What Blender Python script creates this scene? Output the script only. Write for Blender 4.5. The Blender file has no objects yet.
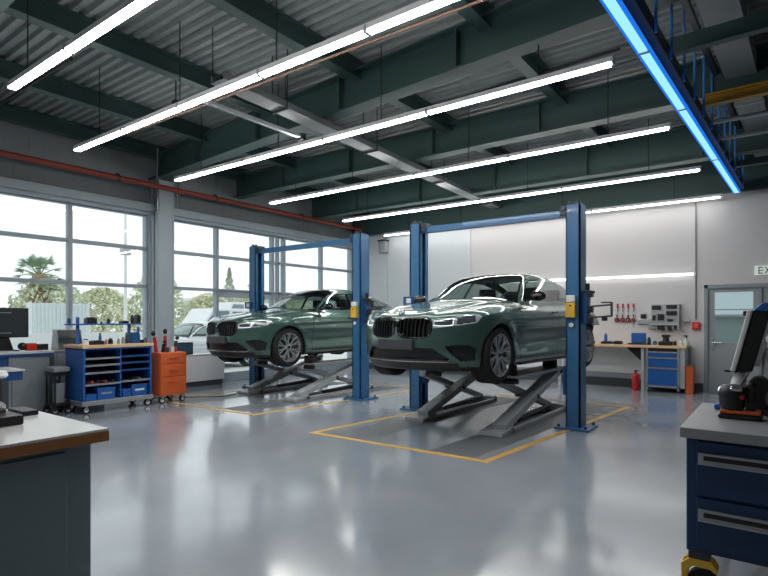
import bpy, math, random
import numpy as np
from mathutils import Vector, Matrix
random.seed(4)
PI = math.pi
sc = bpy.context.scene
COL = sc.collection

# ------------------------------------------------------------ camera
F_PX = 535.0
YAW = math.atan(396 / 535.0)          # the depth axis of the hall vanishes to the right of the frame centre
cam_d = bpy.data.cameras.new('camera')
cam_d.sensor_width = 36.0
cam_d.lens = F_PX / 768 * 36
cam_d.shift_y = 31 / 768
cam_d.clip_end = 300
cam = bpy.data.objects.new('camera', cam_d)
COL.objects.link(cam)
cam.location = (0, 0, 1.5)
cam.rotation_euler = (PI / 2, 0, YAW)
sc.camera = cam

# ------------------------------------------------------------ world, exposure
w = bpy.data.worlds.new('overcast sky')
sc.world = w
w.use_nodes = True
nt = w.node_tree
bg = nt.nodes['Background']
bg.inputs[0].default_value = (0.94, 0.98, 1.0, 1)
bg.inputs[1].default_value = 1.25
sc.view_settings.view_transform = 'Standard'
sc.view_settings.look = 'None'
sc.view_settings.gamma = 1.0
sc.view_settings.use_curve_mapping = False
sc.view_settings.exposure = 0.15
LED = 43.0          # radiance of the white strip lights
BLUE = 1.15

XL, XR, YB, YF, ZD = -10.6, 5.5, 12.8, -3.6, 5.05     # hall: window wall, right wall, back wall, wall behind, roof deck


# ------------------------------------------------------------ materials
def s2l(c):
    return tuple(((v / 255) / 12.92 if v / 255 <= .04045 else ((v / 255 + .055) / 1.055) ** 2.4) for v in c)


MC = {}


def mat(name, rgb, rough=.5, metal=0., coat=0., var=.08, scale=8., bump=0., spec=.5, emis=0., bscale=None):
    if name in MC:
        return MC[name]
    m = bpy.data.materials.new(name)
    m.use_nodes = True
    t = m.node_tree
    b = t.nodes['Principled BSDF']
    c = s2l(rgb)
    if var > 0:
        tc = t.nodes.new('ShaderNodeTexCoord')
        nz = t.nodes.new('ShaderNodeTexNoise')
        nz.inputs['Scale'].default_value = scale
        nz.inputs['Detail'].default_value = 4
        t.links.new(tc.outputs['Object'], nz.inputs['Vector'])
        mx = t.nodes.new('ShaderNodeMixRGB')
        mx.inputs[1].default_value = tuple(v * (1 - var) for v in c) + (1,)
        mx.inputs[2].default_value = tuple(min(1, v * (1 + var)) for v in c) + (1,)
        t.links.new(nz.outputs[0], mx.inputs[0])
        t.links.new(mx.outputs[0], b.inputs['Base Color'])
        if bump > 0:
            bp = t.nodes.new('ShaderNodeBump')
            bp.inputs['Strength'].default_value = bump
            bp.inputs['Distance'].default_value = .01
            t.links.new(nz.outputs[0], bp.inputs['Height'])
            t.links.new(bp.outputs[0], b.inputs['Normal'])
    else:
        b.inputs['Base Color'].default_value = c + (1,)
    b.inputs['Roughness'].default_value = rough
    b.inputs['Metallic'].default_value = metal
    b.inputs['Specular IOR Level'].default_value = spec
    if coat:
        b.inputs['Coat Weight'].default_value = coat
        b.inputs['Coat Roughness'].default_value = .04
    if emis:
        b.inputs['Emission Color'].default_value = c + (1,)
        b.inputs['Emission Strength'].default_value = emis
    MC[name] = m
    return m


def glass(name, tint, refl=.08, rough=.02):
    m = bpy.data.materials.new(name)
    m.use_nodes = True
    t = m.node_tree
    t.nodes.clear()
    o = t.nodes.new('ShaderNodeOutputMaterial')
    tr = t.nodes.new('ShaderNodeBsdfTransparent')
    tr.inputs[0].default_value = tuple(tint) + (1,)
    gl = t.nodes.new('ShaderNodeBsdfGlossy')
    gl.inputs['Roughness'].default_value = rough
    fc = t.nodes.new('ShaderNodeLayerWeight')
    fc.inputs['Blend'].default_value = .5
    pw = t.nodes.new('ShaderNodeMath')
    pw.operation = 'POWER'
    pw.inputs[1].default_value = 4.0
    t.links.new(fc.outputs['Facing'], pw.inputs[0])
    lw = t.nodes.new('ShaderNodeMath')
    lw.operation = 'MULTIPLY_ADD'
    lw.inputs[1].default_value = .9
    lw.inputs[2].default_value = .045
    t.links.new(pw.outputs[0], lw.inputs[0])
    mx = t.nodes.new('ShaderNodeMixShader')
    t.links.new(lw.outputs[0], mx.inputs[0])
    t.links.new(tr.outputs[0], mx.inputs[1])
    t.links.new(gl.outputs[0], mx.inputs[2])
    t.links.new(mx.outputs[0], o.inputs[0])
    MC[name] = m
    return m


M = dict(
    green=mat('green steel paint', (54, 78, 76), .45, var=.12, scale=3),
    deck=mat('galvanised deck', (136, 142, 142), .5, metal=.1, var=.2, scale=5),
    grey=mat('grey frame paint', (160, 172, 182), .45, var=.05),
    column=mat('grey column paint', (168, 180, 188), .5, var=.05),
    siding=mat('grey siding', (134, 141, 144), .55, var=.08, scale=4),
    white_wall=mat('white wall paint', (202, 201, 202), .65, var=.03, scale=2, bump=.05),
    panel_wall=mat('pale panel', (196, 204, 208), .55, var=.03),
    base=mat('dark skirting', (66, 72, 78), .5),
    blue=mat('lift blue paint', (48, 106, 152), .35, var=.06, coat=.2),
    bluedark=mat('cabinet blue paint', (22, 74, 128), .4, var=.06),
    blueshelf=mat('bright blue paint', (28, 92, 168), .4, var=.06),
    black=mat('black plastic', (20, 21, 23), .4, var=.1),
    rubber=mat('rubber', (24, 24, 25), .75, var=.1),
    steel=mat('grey painted steel', (176, 180, 184), .45, metal=.0, var=.1),
    steeldark=mat('dark steel', (62, 66, 70), .45, metal=.4, var=.1),
    chrome=mat('bright metal', (200, 203, 206), .22, metal=.9, var=.04),
    alu=mat('aluminium', (172, 176, 180), .35, metal=.6, var=.05),
    orange=mat('orange paint', (206, 96, 44), .45, var=.06),
    yellow=mat('yellow paint', (226, 180, 56), .45, var=.06),
    red=mat('red paint', (190, 34, 34), .4, var=.06),
    white=mat('white plastic', (225, 227, 228), .4, var=.03),
    greycab=mat('grey cabinet', (132, 140, 146), .5, var=.04),
    darkcab=mat('dark grey cabinet', (112, 126, 132), .5, var=.05),
    wood=mat('beech top', (224, 188, 146), .45, var=.12, scale=14),
    woodedge=mat('brown wood edge', (150, 98, 56), .5, var=.15, scale=20),
    laminate=mat('white laminate', (206, 206, 206), .22, var=.03),
    greytop=mat('grey worktop', (150, 153, 156), .35, var=.05),
    pipe=mat('red pipe', (150, 62, 50), .5, var=.1),
    ochre=mat('ochre paint', (176, 130, 36), .5),
    conduit=mat('conduit', (120, 124, 126), .4, metal=.5),
    cable=mat('cable', (26, 28, 30), .6),
    navy=mat('navy cabinet paint', (20, 54, 94), .4, var=.06),
    amber=mat('brown cable', (110, 84, 70), .6),
    mark=mat('yellow floor paint', (222, 176, 92), .45, var=.1, scale=6),
    track=mat('dark track plate', (112, 117, 121), .45, var=.12, scale=12, bump=.2),
)
glass('window glass', (.93, .96, .96))
glass('car glass', (.60, .68, .66))


def led_mat(name, rgb, s):
    m = bpy.data.materials.new(name)
    m.use_nodes = True
    t = m.node_tree
    t.nodes.clear()
    o = t.nodes.new('ShaderNodeOutputMaterial')
    e = t.nodes.new('ShaderNodeEmission')
    e.inputs[0].default_value = tuple(rgb) + (1,)
    e.inputs[1].default_value = s
    t.links.new(e.outputs[0], o.inputs[0])
    MC[name] = m
    return m


M['led'] = led_mat('led white', (1, .98, .95), LED)
M['ledblue'] = led_mat('led blue', (.30, .70, 1.0), BLUE)
M['ledblueedge'] = led_mat('led blue edge', (.01, .17, .80), 1.0)
M['leddim'] = led_mat('led white wall side', (1, .98, .95), 13.0)
M['ledwall'] = led_mat('wall led', (1, .98, .96), 4.0)


def floor_mat():
    m = bpy.data.materials.new('polished concrete')
    m.use_nodes = True
    t = m.node_tree
    b = t.nodes['Principled BSDF']
    tc = t.nodes.new('ShaderNodeTexCoord')
    n1 = t.nodes.new('ShaderNodeTexNoise')
    n1.inputs['Scale'].default_value = .55
    n1.inputs['Detail'].default_value = 7
    n1.inputs['Roughness'].default_value = .5
    n1.inputs['Distortion'].default_value = .3
    t.links.new(tc.outputs['Object'], n1.inputs['Vector'])
    cr = t.nodes.new('ShaderNodeValToRGB')
    cr.color_ramp.elements[0].position = .3
    cr.color_ramp.elements[0].color = s2l((142, 151, 160)) + (1,)
    cr.color_ramp.elements[1].position = .72
    cr.color_ramp.elements[1].color = s2l((172, 179, 188)) + (1,)
    t.links.new(n1.outputs[0], cr.inputs[0])
    t.links.new(cr.outputs[0], b.inputs['Base Color'])
    n2 = t.nodes.new('ShaderNodeTexNoise')
    n2.inputs['Scale'].default_value = 1.1
    n2.inputs['Detail'].default_value = 3
    t.links.new(tc.outputs['Object'], n2.inputs['Vector'])
    mr = t.nodes.new('ShaderNodeMapRange')
    mr.inputs['From Min'].default_value = .3
    mr.inputs['From Max'].default_value = .7
    mr.inputs['To Min'].default_value = .13
    mr.inputs['To Max'].default_value = .24
    t.links.new(n2.outputs[0], mr.inputs[0])
    t.links.new(mr.outputs[0], b.inputs['Roughness'])
    bp = t.nodes.new('ShaderNodeBump')
    bp.inputs['Strength'].default_value = .12
    bp.inputs['Distance'].default_value = .03
    t.links.new(n2.outputs[0], bp.inputs['Height'])
    t.links.new(bp.outputs[0], b.inputs['Normal'])
    b.inputs['Specular IOR Level'].default_value = .9
    b.inputs['Coat Weight'].default_value = .5
    b.inputs['Coat Roughness'].default_value = .10
    return m


M['floor'] = floor_mat()


# ------------------------------------------------------------ mesh helpers
class MB:
    def __init__(s, T=None):
        s.v, s.f = [], []
        s.o = Vector(T.location) if T is not None else Vector((0, 0, 0))

    def add(s, vs, fs, mt=None):
        n = len(s.v)
        for p in vs:
            p = Vector(p)
            if mt is not None:
                p = mt @ p
            s.v.append(tuple(p - s.o))
        s.f += [tuple(n + i for i in q) for q in fs]
        return s

    def box(s, x0, x1, y0, y1, z0, z1, mt=None):
        vs = [(x, y, z) for z in (z0, z1) for y in (y0, y1) for x in (x0, x1)]
        return s.add(vs, [(0, 2, 3, 1), (4, 5, 7, 6), (0, 1, 5, 4), (2, 6, 7, 3), (0, 4, 6, 2), (1, 3, 7, 5)], mt)

    def cbox(s, c, d, mt=None):
        return s.box(c[0] - d[0] / 2, c[0] + d[0] / 2, c[1] - d[1] / 2, c[1] + d[1] / 2, c[2] - d[2] / 2, c[2] + d[2] / 2, mt)

    def bar(s, a, b, wx, wz, up=(0, 0, 1)):
        """box beam from a to b, width wx sideways and wz along 'up'"""
        a, b = Vector(a), Vector(b)
        d = (b - a)
        L = d.length
        d.normalize()
        r = d.cross(Vector(up)).normalized()
        u = r.cross(d).normalized()
        mt = Matrix((( r.x, d.x, u.x, a.x), (r.y, d.y, u.y, a.y), (r.z, d.z, u.z, a.z), (0, 0, 0, 1)))
        return s.box(-wx / 2, wx / 2, 0, L, -wz / 2, wz / 2, mt)

    def cyl(s, a, b, r, r2=None, n=16, cap=True):
        a, b = Vector(a), Vector(b)
        r2 = r if r2 is None else r2
        d = (b - a).normalized()
        h = Vector((0, 0, 1)) if abs(d.z) < .9 else Vector((1, 0, 0))
        u = d.cross(h).normalized()
        v = d.cross(u)
        vs = []
        for k in range(n):
            t = 2 * PI * k / n
            q = u * math.cos(t) + v * math.sin(t)
            vs += [a + q * r, b + q * r2]
        fs = [(2 * k, 2 * k + 1, (2 * k + 3) % (2 * n), (2 * k + 2) % (2 * n)) for k in range(n)]
        if cap:
            fs += [tuple(range(0, 2 * n, 2)), tuple(range(2 * n - 1, 0, -2))]
        return s.add(vs, fs)

    def lathe(s, prof, c=(0, 0, 0), axis='z', n=32, close=False):
        """prof: (radius, height) pairs, turned about the axis through c"""
        vs, m = [], len(prof)
        for k in range(n):
            t = 2 * PI * k / n
            for r, h in prof:
                p = (r * math.cos(t), r * math.sin(t), h)
                if axis == 'y':
                    p = (p[0], p[2], p[1])
                elif axis == 'x':
                    p = (p[2], p[0], p[1])
                vs.append((p[0] + c[0], p[1] + c[1], p[2] + c[2]))
        fs = []
        rng = m if close else m - 1
        for k in range(n):
            k2 = (k + 1) % n
            for j in range(rng):
                j2 = (j + 1) % m
                fs.append((k * m + j, k2 * m + j, k2 * m + j2, k * m + j2))
        return s.add(vs, fs)

    def prism(s, poly, a, b, axis='x', mt=None):
        """2-D outline extruded from a to b along an axis (outline in the two other axes, in order)"""
        n = len(poly)
        vs = []
        for h in (a, b):
            for p, q in poly:
                vs.append({'x': (h, p, q), 'y': (p, h, q), 'z': (p, q, h)}[axis])
        fs = [tuple(range(n)), tuple(range(2 * n - 1, n - 1, -1))]
        fs += [(k, k + n, (k + 1) % n + n, (k + 1) % n) for k in range(n)]
        return s.add(vs, fs, mt)

    def tube(s, pts, r, n=8):
        for a, b in zip(pts[:-1], pts[1:]):
            s.cyl(a, b, r, n=n)
        return s

    def sphere(s, c, r, n=12, sc_=(1, 1, 1)):
        prof = [(max(1e-4, r * math.sin(PI * k / n)), -r * math.cos(PI * k / n)) for k in range(n + 1)]
        a = len(s.v)
        s.lathe(prof, n=2 * n)
        for i in range(a, len(s.v)):
            p = Vector(s.v[i]) + s.o
            s.v[i] = tuple(Vector((p.x * sc_[0] + c[0], p.y * sc_[1] + c[1], p.z * sc_[2] + c[2])) - s.o)
        return s

    def build(s, name, m, parent=None, bevel=0., smooth=False, loc=None):
        me = bpy.data.meshes.new(name)
        me.from_pydata(s.v, [], s.f)
        me.update()
        bm_fix(me)
        if isinstance(m, str):
            m = M[m]
        me.materials.append(m)
        if smooth:
            me.polygons.foreach_set('use_smooth', [True] * len(me.polygons))
            me.set_sharp_from_angle(angle=math.radians(38))
        o = bpy.data.objects.new(name, me)
        COL.objects.link(o)
        if parent is not None:
            o.parent = parent
        if loc is not None:
            o.location = loc
        if bevel:
            b = o.modifiers.new('bevel', 'BEVEL')
            b.width = bevel
            b.segments = 2
            b.limit_method = 'ANGLE'
        return o


def bm_fix(me):
    import bmesh
    bm = bmesh.new()
    bm.from_mesh(me)
    bmesh.ops.recalc_face_normals(bm, faces=bm.faces)
    bm.to_mesh(me)
    bm.free()


def tag(o, label, cat, group=None, kind=None):
    o['label'] = label
    o['category'] = cat
    if group:
        o['group'] = group
    if kind:
        o['kind'] = kind
    return o


def thing(name, label, cat, loc=(0, 0, 0), rz=0., group=None):
    o = bpy.data.objects.new(name, None)
    COL.objects.link(o)
    o.empty_display_size = .1
    o.location = loc
    o.rotation_euler = (0, 0, rz)
    return tag(o, label, cat, group)


def struct(o):
    o['kind'] = 'structure'
    return o


def copy_tree(o, parent=None):
    c = o.copy()
    COL.objects.link(c)
    c.parent = parent
    for ch in list(o.children):
        copy_tree(ch, c)
    return c


# ============================================================ the hall
MB().box(XL - .3, XR + .2, YF - .2, YB + .3, -.2, 0).build('floor', 'floor')
struct(bpy.data.objects['floor'])

# trapezoidal roof deck, ribs running along X
poly = []
y = YF - .2
P = .15
while y < YB + .3:
    poly += [(y, ZD), (y + .06, ZD), (y + .08, ZD + .05), (y + .13, ZD + .05)]
    y += P
top = [(q[0], q[1] + .02) for q in poly]
d = MB()
n = len(poly)
vs = [(x, p, q) for x in (XL - .3, XR + .2) for p, q in poly] + [(x, p, q) for x in (XL - .3, XR + .2) for p, q in top]
fs = [(k, k + 1, n + k + 1, n + k) for k in range(n - 1)] + [(2 * n + k, 2 * n + k + 1, 3 * n + k + 1, 3 * n + k) for k in range(n - 1)]
d.add(vs, fs)
d.box(XL - .3, XR + .2, YF - .2, YB + .3, ZD + .2, ZD + .3)
struct(d.build('ceiling', 'deck'))

# left (window) wall
SILL, HEAD = .62, 3.70
b = MB()
b.box(XL - .25, XL, YF - .2, YB + .3, HEAD, ZD + .2)
b.box(XL - .25, XL, YF - .2, -3.2, 0, HEAD)
b.box(XL - .25, XL, 6.06, 6.5, 0, HEAD)
b.box(XL - .25, XL, 12.72, YB + .3, 0, HEAD)
b.box(XL - .25, XL, -3.2, 6.06, 0, SILL)
b.box(XL - .25, XL, 6.5, 7.72, 0, SILL)
struct(b.build('wall_left', 'column'))
# ribbed siding above the windows
b = MB()
yy = YF
while yy < YB - .1:
    b.box(XL, XL + .016, yy, yy + .215, 3.95, ZD)
    yy += .24
b.box(XL, XL + .012, YF, YB, 3.86, ZD)
struct(b.build('trim_1', 'siding'))
b = MB()
b.box(XL, XL + .16, YF, YB - .02, 3.72, 3.88)
b.box(XL, XL + .10, YF, YB - .02, 3.66, 3.72)
struct(b.build('trim_2', 'column', bevel=.01))


def window(idx, y0, y1, mull, floor_from=None):
    t = bpy.data.objects.new('window_%d' % idx, None)
    COL.objects.link(t)
    t.location = (XL - .1, (y0 + y1) / 2, SILL)
    struct(t)
    f = MB(t)
    X0, X1 = XL - .16, XL - .04
    zb = SILL
    f.box(X0, X1, y0, y0 + .03, zb, HEAD)
    f.box(X0, X1, y1 - .03, y1, zb if floor_from is None else .0, HEAD)
    f.box(X0, X1, y0, y1, HEAD - .06, HEAD)
    f.box(X0, X1, y0, y1 if floor_from is None else floor_from, zb, zb + .07)
    for z in (2.18, 2.97):
        f.box(X0, X1, y0, y1, z - .035, z + .035)
    for m in mull:
        f.box(X0, X1 + .02, m - .035, m + .035, zb if floor_from is None or m < floor_from - .01 else 0, HEAD)
    if floor_from is not None:
        f.box(X0, X1, floor_from, y1, 0, .22)
        f.box(X0, X1, floor_from, y1, 2.02, 2.18)
    f.build('window_frame', 'grey', t, bevel=.006)
    g = MB(t)
    g.box(XL - .105, XL - .095, y0 + .03, y1 - .03, zb + .03 if floor_from is None else 0.1, HEAD - .03) if floor_from is None else (
        g.box(XL - .105, XL - .095, y0 + .03, floor_from, zb + .03, HEAD - .03), g.box(XL - .105, XL - .095, floor_from, y1 - .03, .1, HEAD - .03))
    g.build('pane', MC['window glass'], t)
    return t


window(1, -3.2, 6.06, (-1.7, -.1, 1.45, 3.0, 4.54))
window(2, 6.5, 9.70, (7.78, 9.50), 7.74)
window(3, 9.70, 12.72, (9.90, 11.35), 9.74)

# column between the window bays, and the others on the wall
tc = thing('steel_column', 'grey steel column between the palm-side windows and the glazed door', 'column', (XL + .16, 6.28, 0))
b = MB(tc)
b.box(XL, XL + .30, 6.10, 6.14, 0, 4.4)
b.box(XL, XL + .30, 6.42, 6.46, 0, 4.4)
b.box(XL + .13, XL + .17, 6.1, 6.46, 0, 4.4)
b.box(XL + .02, XL + .29, 6.12, 6.44, 0, 4.39)
b.build('column_shaft', 'column', tc, bevel=.004)
MB(tc).box(XL, XL + .36, 6.04, 6.52, 4.4, 4.44).build('cap_plate', 'green', tc)
MB(tc).cyl((XL + .33, 6.06, 3.7), (XL + .33, 6.06, 5.0), .035, n=10).cyl((XL + .33, 6.52, 3.9), (XL + .33, 6.52, 4.9), .03, n=10).build('conduit', 'chrome', tc, smooth=True)
# back wall with the door opening
DX0, DX1, DZ = -1.255, .75, 2.2
b = MB()
b.box(XL - .25, DX0, YB, YB + .25, 0, ZD + .2)
b.box(DX1, XR + .2, YB, YB + .25, 0, ZD + .2)
b.box(DX0, DX1, YB, YB + .25, DZ, ZD + .2)
struct(b.build('wall_back', 'white_wall'))
b = MB()
for x0, x1 in ((XL + .06, -9.35), (-9.33, -8.02), (-8.0, -6.6)):
    b.box(x0, x1, YB - .03, YB, .2, 4.0)
struct(b.build('trim_3', 'panel_wall', bevel=.004))
b = MB()
b.box(XL, XR, YB - .14, YB, 4.03, ZD)
struct(b.build('trim_4', 'green'))
b = MB()
b.box(XL, DX0 - .02, YB - .045, YB, 0, .17)
b.box(DX1 + .05, XR, YB - .045, YB, 0, .17)
struct(b.build('baseboard_back', 'base'))
struct(MB().box(XR, XR + .2, YF - .2, YB + .3, 0, ZD + .2).build('wall_right', mat('grey block wall', (120, 122, 124), .7)))
struct(MB().box(XL - .3, XR + .2, YF - .2, YF, 0, ZD + .2).build('wall_front', mat('front wall', (196, 198, 200), .7)))

# double door in the back wall
t = bpy.data.objects.new('door_1', None)
COL.objects.link(t)
t.location = (-.25, YB, 0)
struct(t)
f = MB(t)
f.box(DX0, DX0 + .07, YB - .05, YB + .12, 0, DZ)
f.box(DX1 - .07, DX1, YB - .05, YB + .12, 0, DZ)
f.box(DX0, DX1, YB - .05, YB + .12, DZ - .08, DZ)
f.box(-.33, -.28, YB - .04, YB + .12, 0, DZ - .08)
f.build('door_frame', mat('door frame grey', (138, 146, 152), .45), t, bevel=.006)
dm = mat('door leaf grey', (152, 158, 162), .45, var=.03)


def leaf(x0, x1):
    g0, g1, z0, z1 = x0 + .115, x1 - .10, 1.0, 2.06
    q = MB(t)
    q.box(x0, g0, YB, YB + .05, .0, DZ - .075)
    q.box(g1, x1, YB, YB + .05, .0, DZ - .075)
    q.box(g0, g1, YB, YB + .05, .0, z0)
    q.box(g0, g1, YB, YB + .05, z1, DZ - .075)
    l = q.build('door_leaf', dm, t, bevel=.003)
    q = MB(t)
    q.box(g0, g1, YB + .02, YB + .028, z0, z1)
    q.build('door_glass', MC['window glass'], l)
    q = MB(t)
    q.box(g0, g1, YB + .012, YB + .035, 1.68, 1.70)
    q.box(g0, g1, YB - .004, YB + .004, z0, z0 + .02)
    q.box(g0, g1, YB - .004, YB + .004, z1 - .02, z1)
    q.build('glazing_bar', dm, l)
    return l


l = leaf(DX0 + .065, -.325)
q = MB(t)
q.box(DX0 + .13, DX0 + .17, YB - .012, YB, .86, 1.12)
q.cyl((DX0 + .15, YB - .05, 1.02), (DX0 + .15, YB, 1.02), .012, n=10)
q.cyl((DX0 + .14, YB - .05, 1.02), (DX0 + .29, YB - .05, 1.02), .012, n=10)
q.cyl((DX0 + .15, YB - .03, .9), (DX0 + .15, YB, .9), .016, n=10)
q.build('door_handle', 'chrome', l)
leaf(-.285, DX1 - .065)

# ============================================================ roof steel
ROOF = {}


def ibeam(b, a, c, h, fw, tw=.02, ft=.025):
    """I-section from a to c (points at the bottom centre)"""
    a, c = Vector(a), Vector(c)
    up = Vector((0, 0, 1))
    b.bar(a + up * ft / 2, c + up * ft / 2, fw, ft)
    b.bar(a + up * (h - ft / 2), c + up * (h - ft / 2), fw, ft)
    b.bar(a + up * h / 2, c + up * h / 2, tw, h - 2 * ft + .004)
    return b


girders = [
    ((XL + .02, 6.22, 4.42), (XR, 4.96, 4.42), 'deep green roof girder carried on the column beside the orange cabinet'),
    ((XL + .02, 8.3, 4.42), (XR, 8.3, 4.42), 'deep green roof girder crossing above the lift crossbars'),
    ((XL + .02, 10.9, 4.30), (XR, 10.9, 4.30), 'deep green roof girder nearest the white back wall'),
    ((XL + .02, 1.9, 4.42), (XR, 1.6, 4.42), 'deep green roof girder nearest the camera, above the front benches'),
]
for a, c, lab in girders:
    t = thing('roof_girder', lab, 'beam', a)
    b = MB(t)
    ibeam(b, a, c, ZD - a[2] - .12, .24, .03)
    b.build('girder_beam', 'green', t)
    # stiffener plates
    for k, x in enumerate((-8.9, -6.95, -5.0, -3.05, -1.1)):
        f = (x - a[0]) / (c[0] - a[0])
        yy = a[1] + (c[1] - a[1]) * f
        MB(t).box(x - .01, x + .01, yy - .11, yy + .11, a[2] + .02, ZD - .14).build('stiffener', 'green', t)

ords = ['closest to the window wall', 'second from the window wall', 'third from the window wall', 'fourth from the window wall',
        'fifth from the window wall', 'sixth, by the blue strip']
for k, x in enumerate((-10.3, -8.6, -6.62, -4.7, -2.7, -.55)):
    t = thing('roof_purlin', 'green roof purlin running to the back wall, ' + ords[k], 'beam', (x, -3.5, 4.79), group='roof purlins')
    b = MB(t)
    b.o = Vector((0, 0, 0))
    ibeam(b, (0, 0, 0), (0, YB + 3.5 - .15, 0), ZD - 4.79 + .0, .16, .02)
    b.build('purlin_beam', 'green', t)
b = MB()
ibeam(b, (2.0, YF, 4.79), (2.0, YB - .15, 4.79), .33, .16)
tag(b.build('roof_purlin', 'green'), 'green steel roof purlin over the right side, out past the duct', 'beam')

# grey service channel (cable tray) below the girders, running to the back
t = thing('cable_tray', 'grey metal cable tray running under the green girders towards the back wall', 'cable tray', (-5.4, 3.9, 4.3))
b = MB(t)
XA, XB, YA_, YB_ = -5.30, -5.76, 3.88, 12.5
b.bar((XA - .12, YA_, 4.33), (XB - .12, YB_, 4.33), .02, .09)
b.bar((XA + .12, YA_, 4.33), (XB + .12, YB_, 4.33), .02, .09)
b.bar((XA, YA_, 4.29), (XB, YB_, 4.29), .24, .012)
b.build('tray_channel', 'conduit', t, bevel=.003)
MB(t).tube([(XA - .05, YA_, 4.32), (XB - .05, YB_, 4.32)], .02).build('power_cable', 'cable', t)
MB(t).tube([(XA + .04, YA_, 4.32), (XB + .04, YB_, 4.32)], .025).build('power_cable', 'cable', t)
for yy in (4.9, 7.0, 9.4, 11.8):
    x = XA + (XB - XA) * (yy - YA_) / (YB_ - YA_)
    MB(t).box(x - .15, x + .15, yy - .015, yy + .015, 4.26, 4.28).box(x - .15, x - .14, yy - .006, yy + .006, 4.28, ZD).box(x + .14, x + .15, yy - .006, yy + .006, 4.28, ZD).build('hanger', 'cable', t)
t = thing('ceiling_track', 'pale square ceiling rail with black end stop beside the cable tray', 'rail', (-5.55, 4.7, 4.1))
MB(t).bar((-5.56, 3.85, 4.12), (-5.54, 5.45, 4.12), .06, .05).build('rail_profile', 'alu', t, bevel=.005)
MB(t).cbox((-5.54, 5.49, 4.12), (.09, .08, .09)).build('end_stop', 'black', t)
for yy in (4.0, 5.2):
    MB(t).cyl((-5.56, yy, 4.14), (-5.56, yy, ZD), .007, n=6).build('hanger', 'cable', t)

# red sprinkler main along the window wall, thin brown conduit, dark pipes
t = thing('sprinkler_pipe', 'long rust red pipe running along the top of the window wall', 'pipe', (XL + .3, 4, 4.22))
MB(t).cyl((XL + .43, YF, 4.20), (XL + .43, YB - .2, 4.20), .05, n=14).build('pipe_run', 'pipe', t, smooth=True)
for yy in (-1, 2.2, 5.2, 7.4, 10.1, 12.2):
    MB(t).box(XL + .05, XL + .45, yy - .015, yy + .015, 4.262, 4.285).lathe([(.052, -.02), (.062, -.02), (.062, .02), (.052, .02)], (XL + .43, yy, 4.20), 'y', 14, True).build('pipe_clamp', 'steeldark', t)
tag(MB().tube([(-8.2, 3.95, 4.16), (-5.6, 3.99, 4.14), (-3.4, 4.0, 4.13), (-1.8, 4.02, 4.12)], .013).build('roof_conduit', 'amber'),
    'thin brown conduit hanging just behind the second long strip light', 'pipe')
tag(MB().tube([(-9.8, 7.55, 4.86), (-1.6, 7.1, 4.86)], .02).build('roof_pipe', 'cable'), 'thin black pipe high under the deck in front of the middle girder', 'pipe')
tag(MB().tube([(-10.2, 3.0, 4.7), (-7.0, 3.0, 4.7)], .018).build('roof_pipe', 'cable'), 'short thin black pipe under the deck at upper left', 'pipe')
tag(MB().tube([(-7.3, 4.75, 4.8), (-4.9, 4.75, 4.8)], .014).build('roof_pipe', 'cable'), 'thin black pipe under the deck right of the round detector', 'pipe')
tag(MB().tube([(XL + .1, YF, 4.9), (XL + .1, YB - .2, 4.9)], .014).build('roof_pipe', 'conduit'), 'slim grey pipe running above the rust red pipe', 'pipe')
t = thing('smoke_detector', 'small black round detector hanging under the deck near the window side', 'detector', (-6.9, 4.35, 4.6))
MB(t).lathe([(.001, 0), (.05, .01), (.06, .04), (.05, .07), (.001, .07)], (-6.9, 4.35, 4.53)).build('detector_head', 'black', t, smooth=True)
MB(t).cyl((-6.9, 4.35, 4.6), (-6.9, 4.35, ZD), .01, n=8).build('stem', 'cable', t)


# ============================================================ strip lights
def strip(name, x0, x1, y, z, joints, label, y1=None, hang=(), group='white ceiling strip lights', wd=.067, led='led', housing='white'):
    """row of linear lamps along X (or slanted towards y1)"""
    y1 = y if y1 is None else y1
    t = thing(name, label, 'ceiling light', ((x0 + x1) / 2, (y + y1) / 2, z), group=group)
    P0, P1 = Vector((x0, y, z)), Vector((x1, y1, z))
    D = (P1 - P0)
    L = D.length
    D.normalize()
    fr = [0] + [abs(j - x0) / abs(x1 - x0) for j in joints] + [1] if y == y1 else [0] + [(j - y) / (y1 - y) for j in joints] + [1]
    up = Vector((0, 0, 1))
    hb = MB(t)
    hb.bar(P0 + up * .045, P1 + up * .045, wd + .012, .055)
    h = hb.build('lamp_housing', housing, t, bevel=.004)
    for a, c in zip(fr[:-1], fr[1:]):
        A, B = P0 + D * (L * a + .022), P0 + D * (L * c - .022)
        MB(t).bar(A + up * .008, B + up * .008, wd, .022).build('diffuser', led, t)
    for k in fr[1:-1]:
        A = P0 + D * (L * k)
        MB(t).bar(A - D * .018 + up * .026, A + D * .018 + up * .026, wd + .022, .07).build('joint_cover', 'steel', t)
    MB(t).bar(P0 - D * .015 + up * .035, P0 + up * .035, wd + .016, .075).build('end_cap', 'steel', t)
    MB(t).bar(P1 + up * .035, P1 + D * .015 + up * .035, wd + .016, .075).build('end_cap', 'steel', t)
    for k in hang:
        A = P0 + D * (L * k)
        MB(t).cyl(A + up * .07, (A.x, A.y, ZD), .007, n=6).build('hanger_rod', 'cable', t)
    return t


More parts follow.
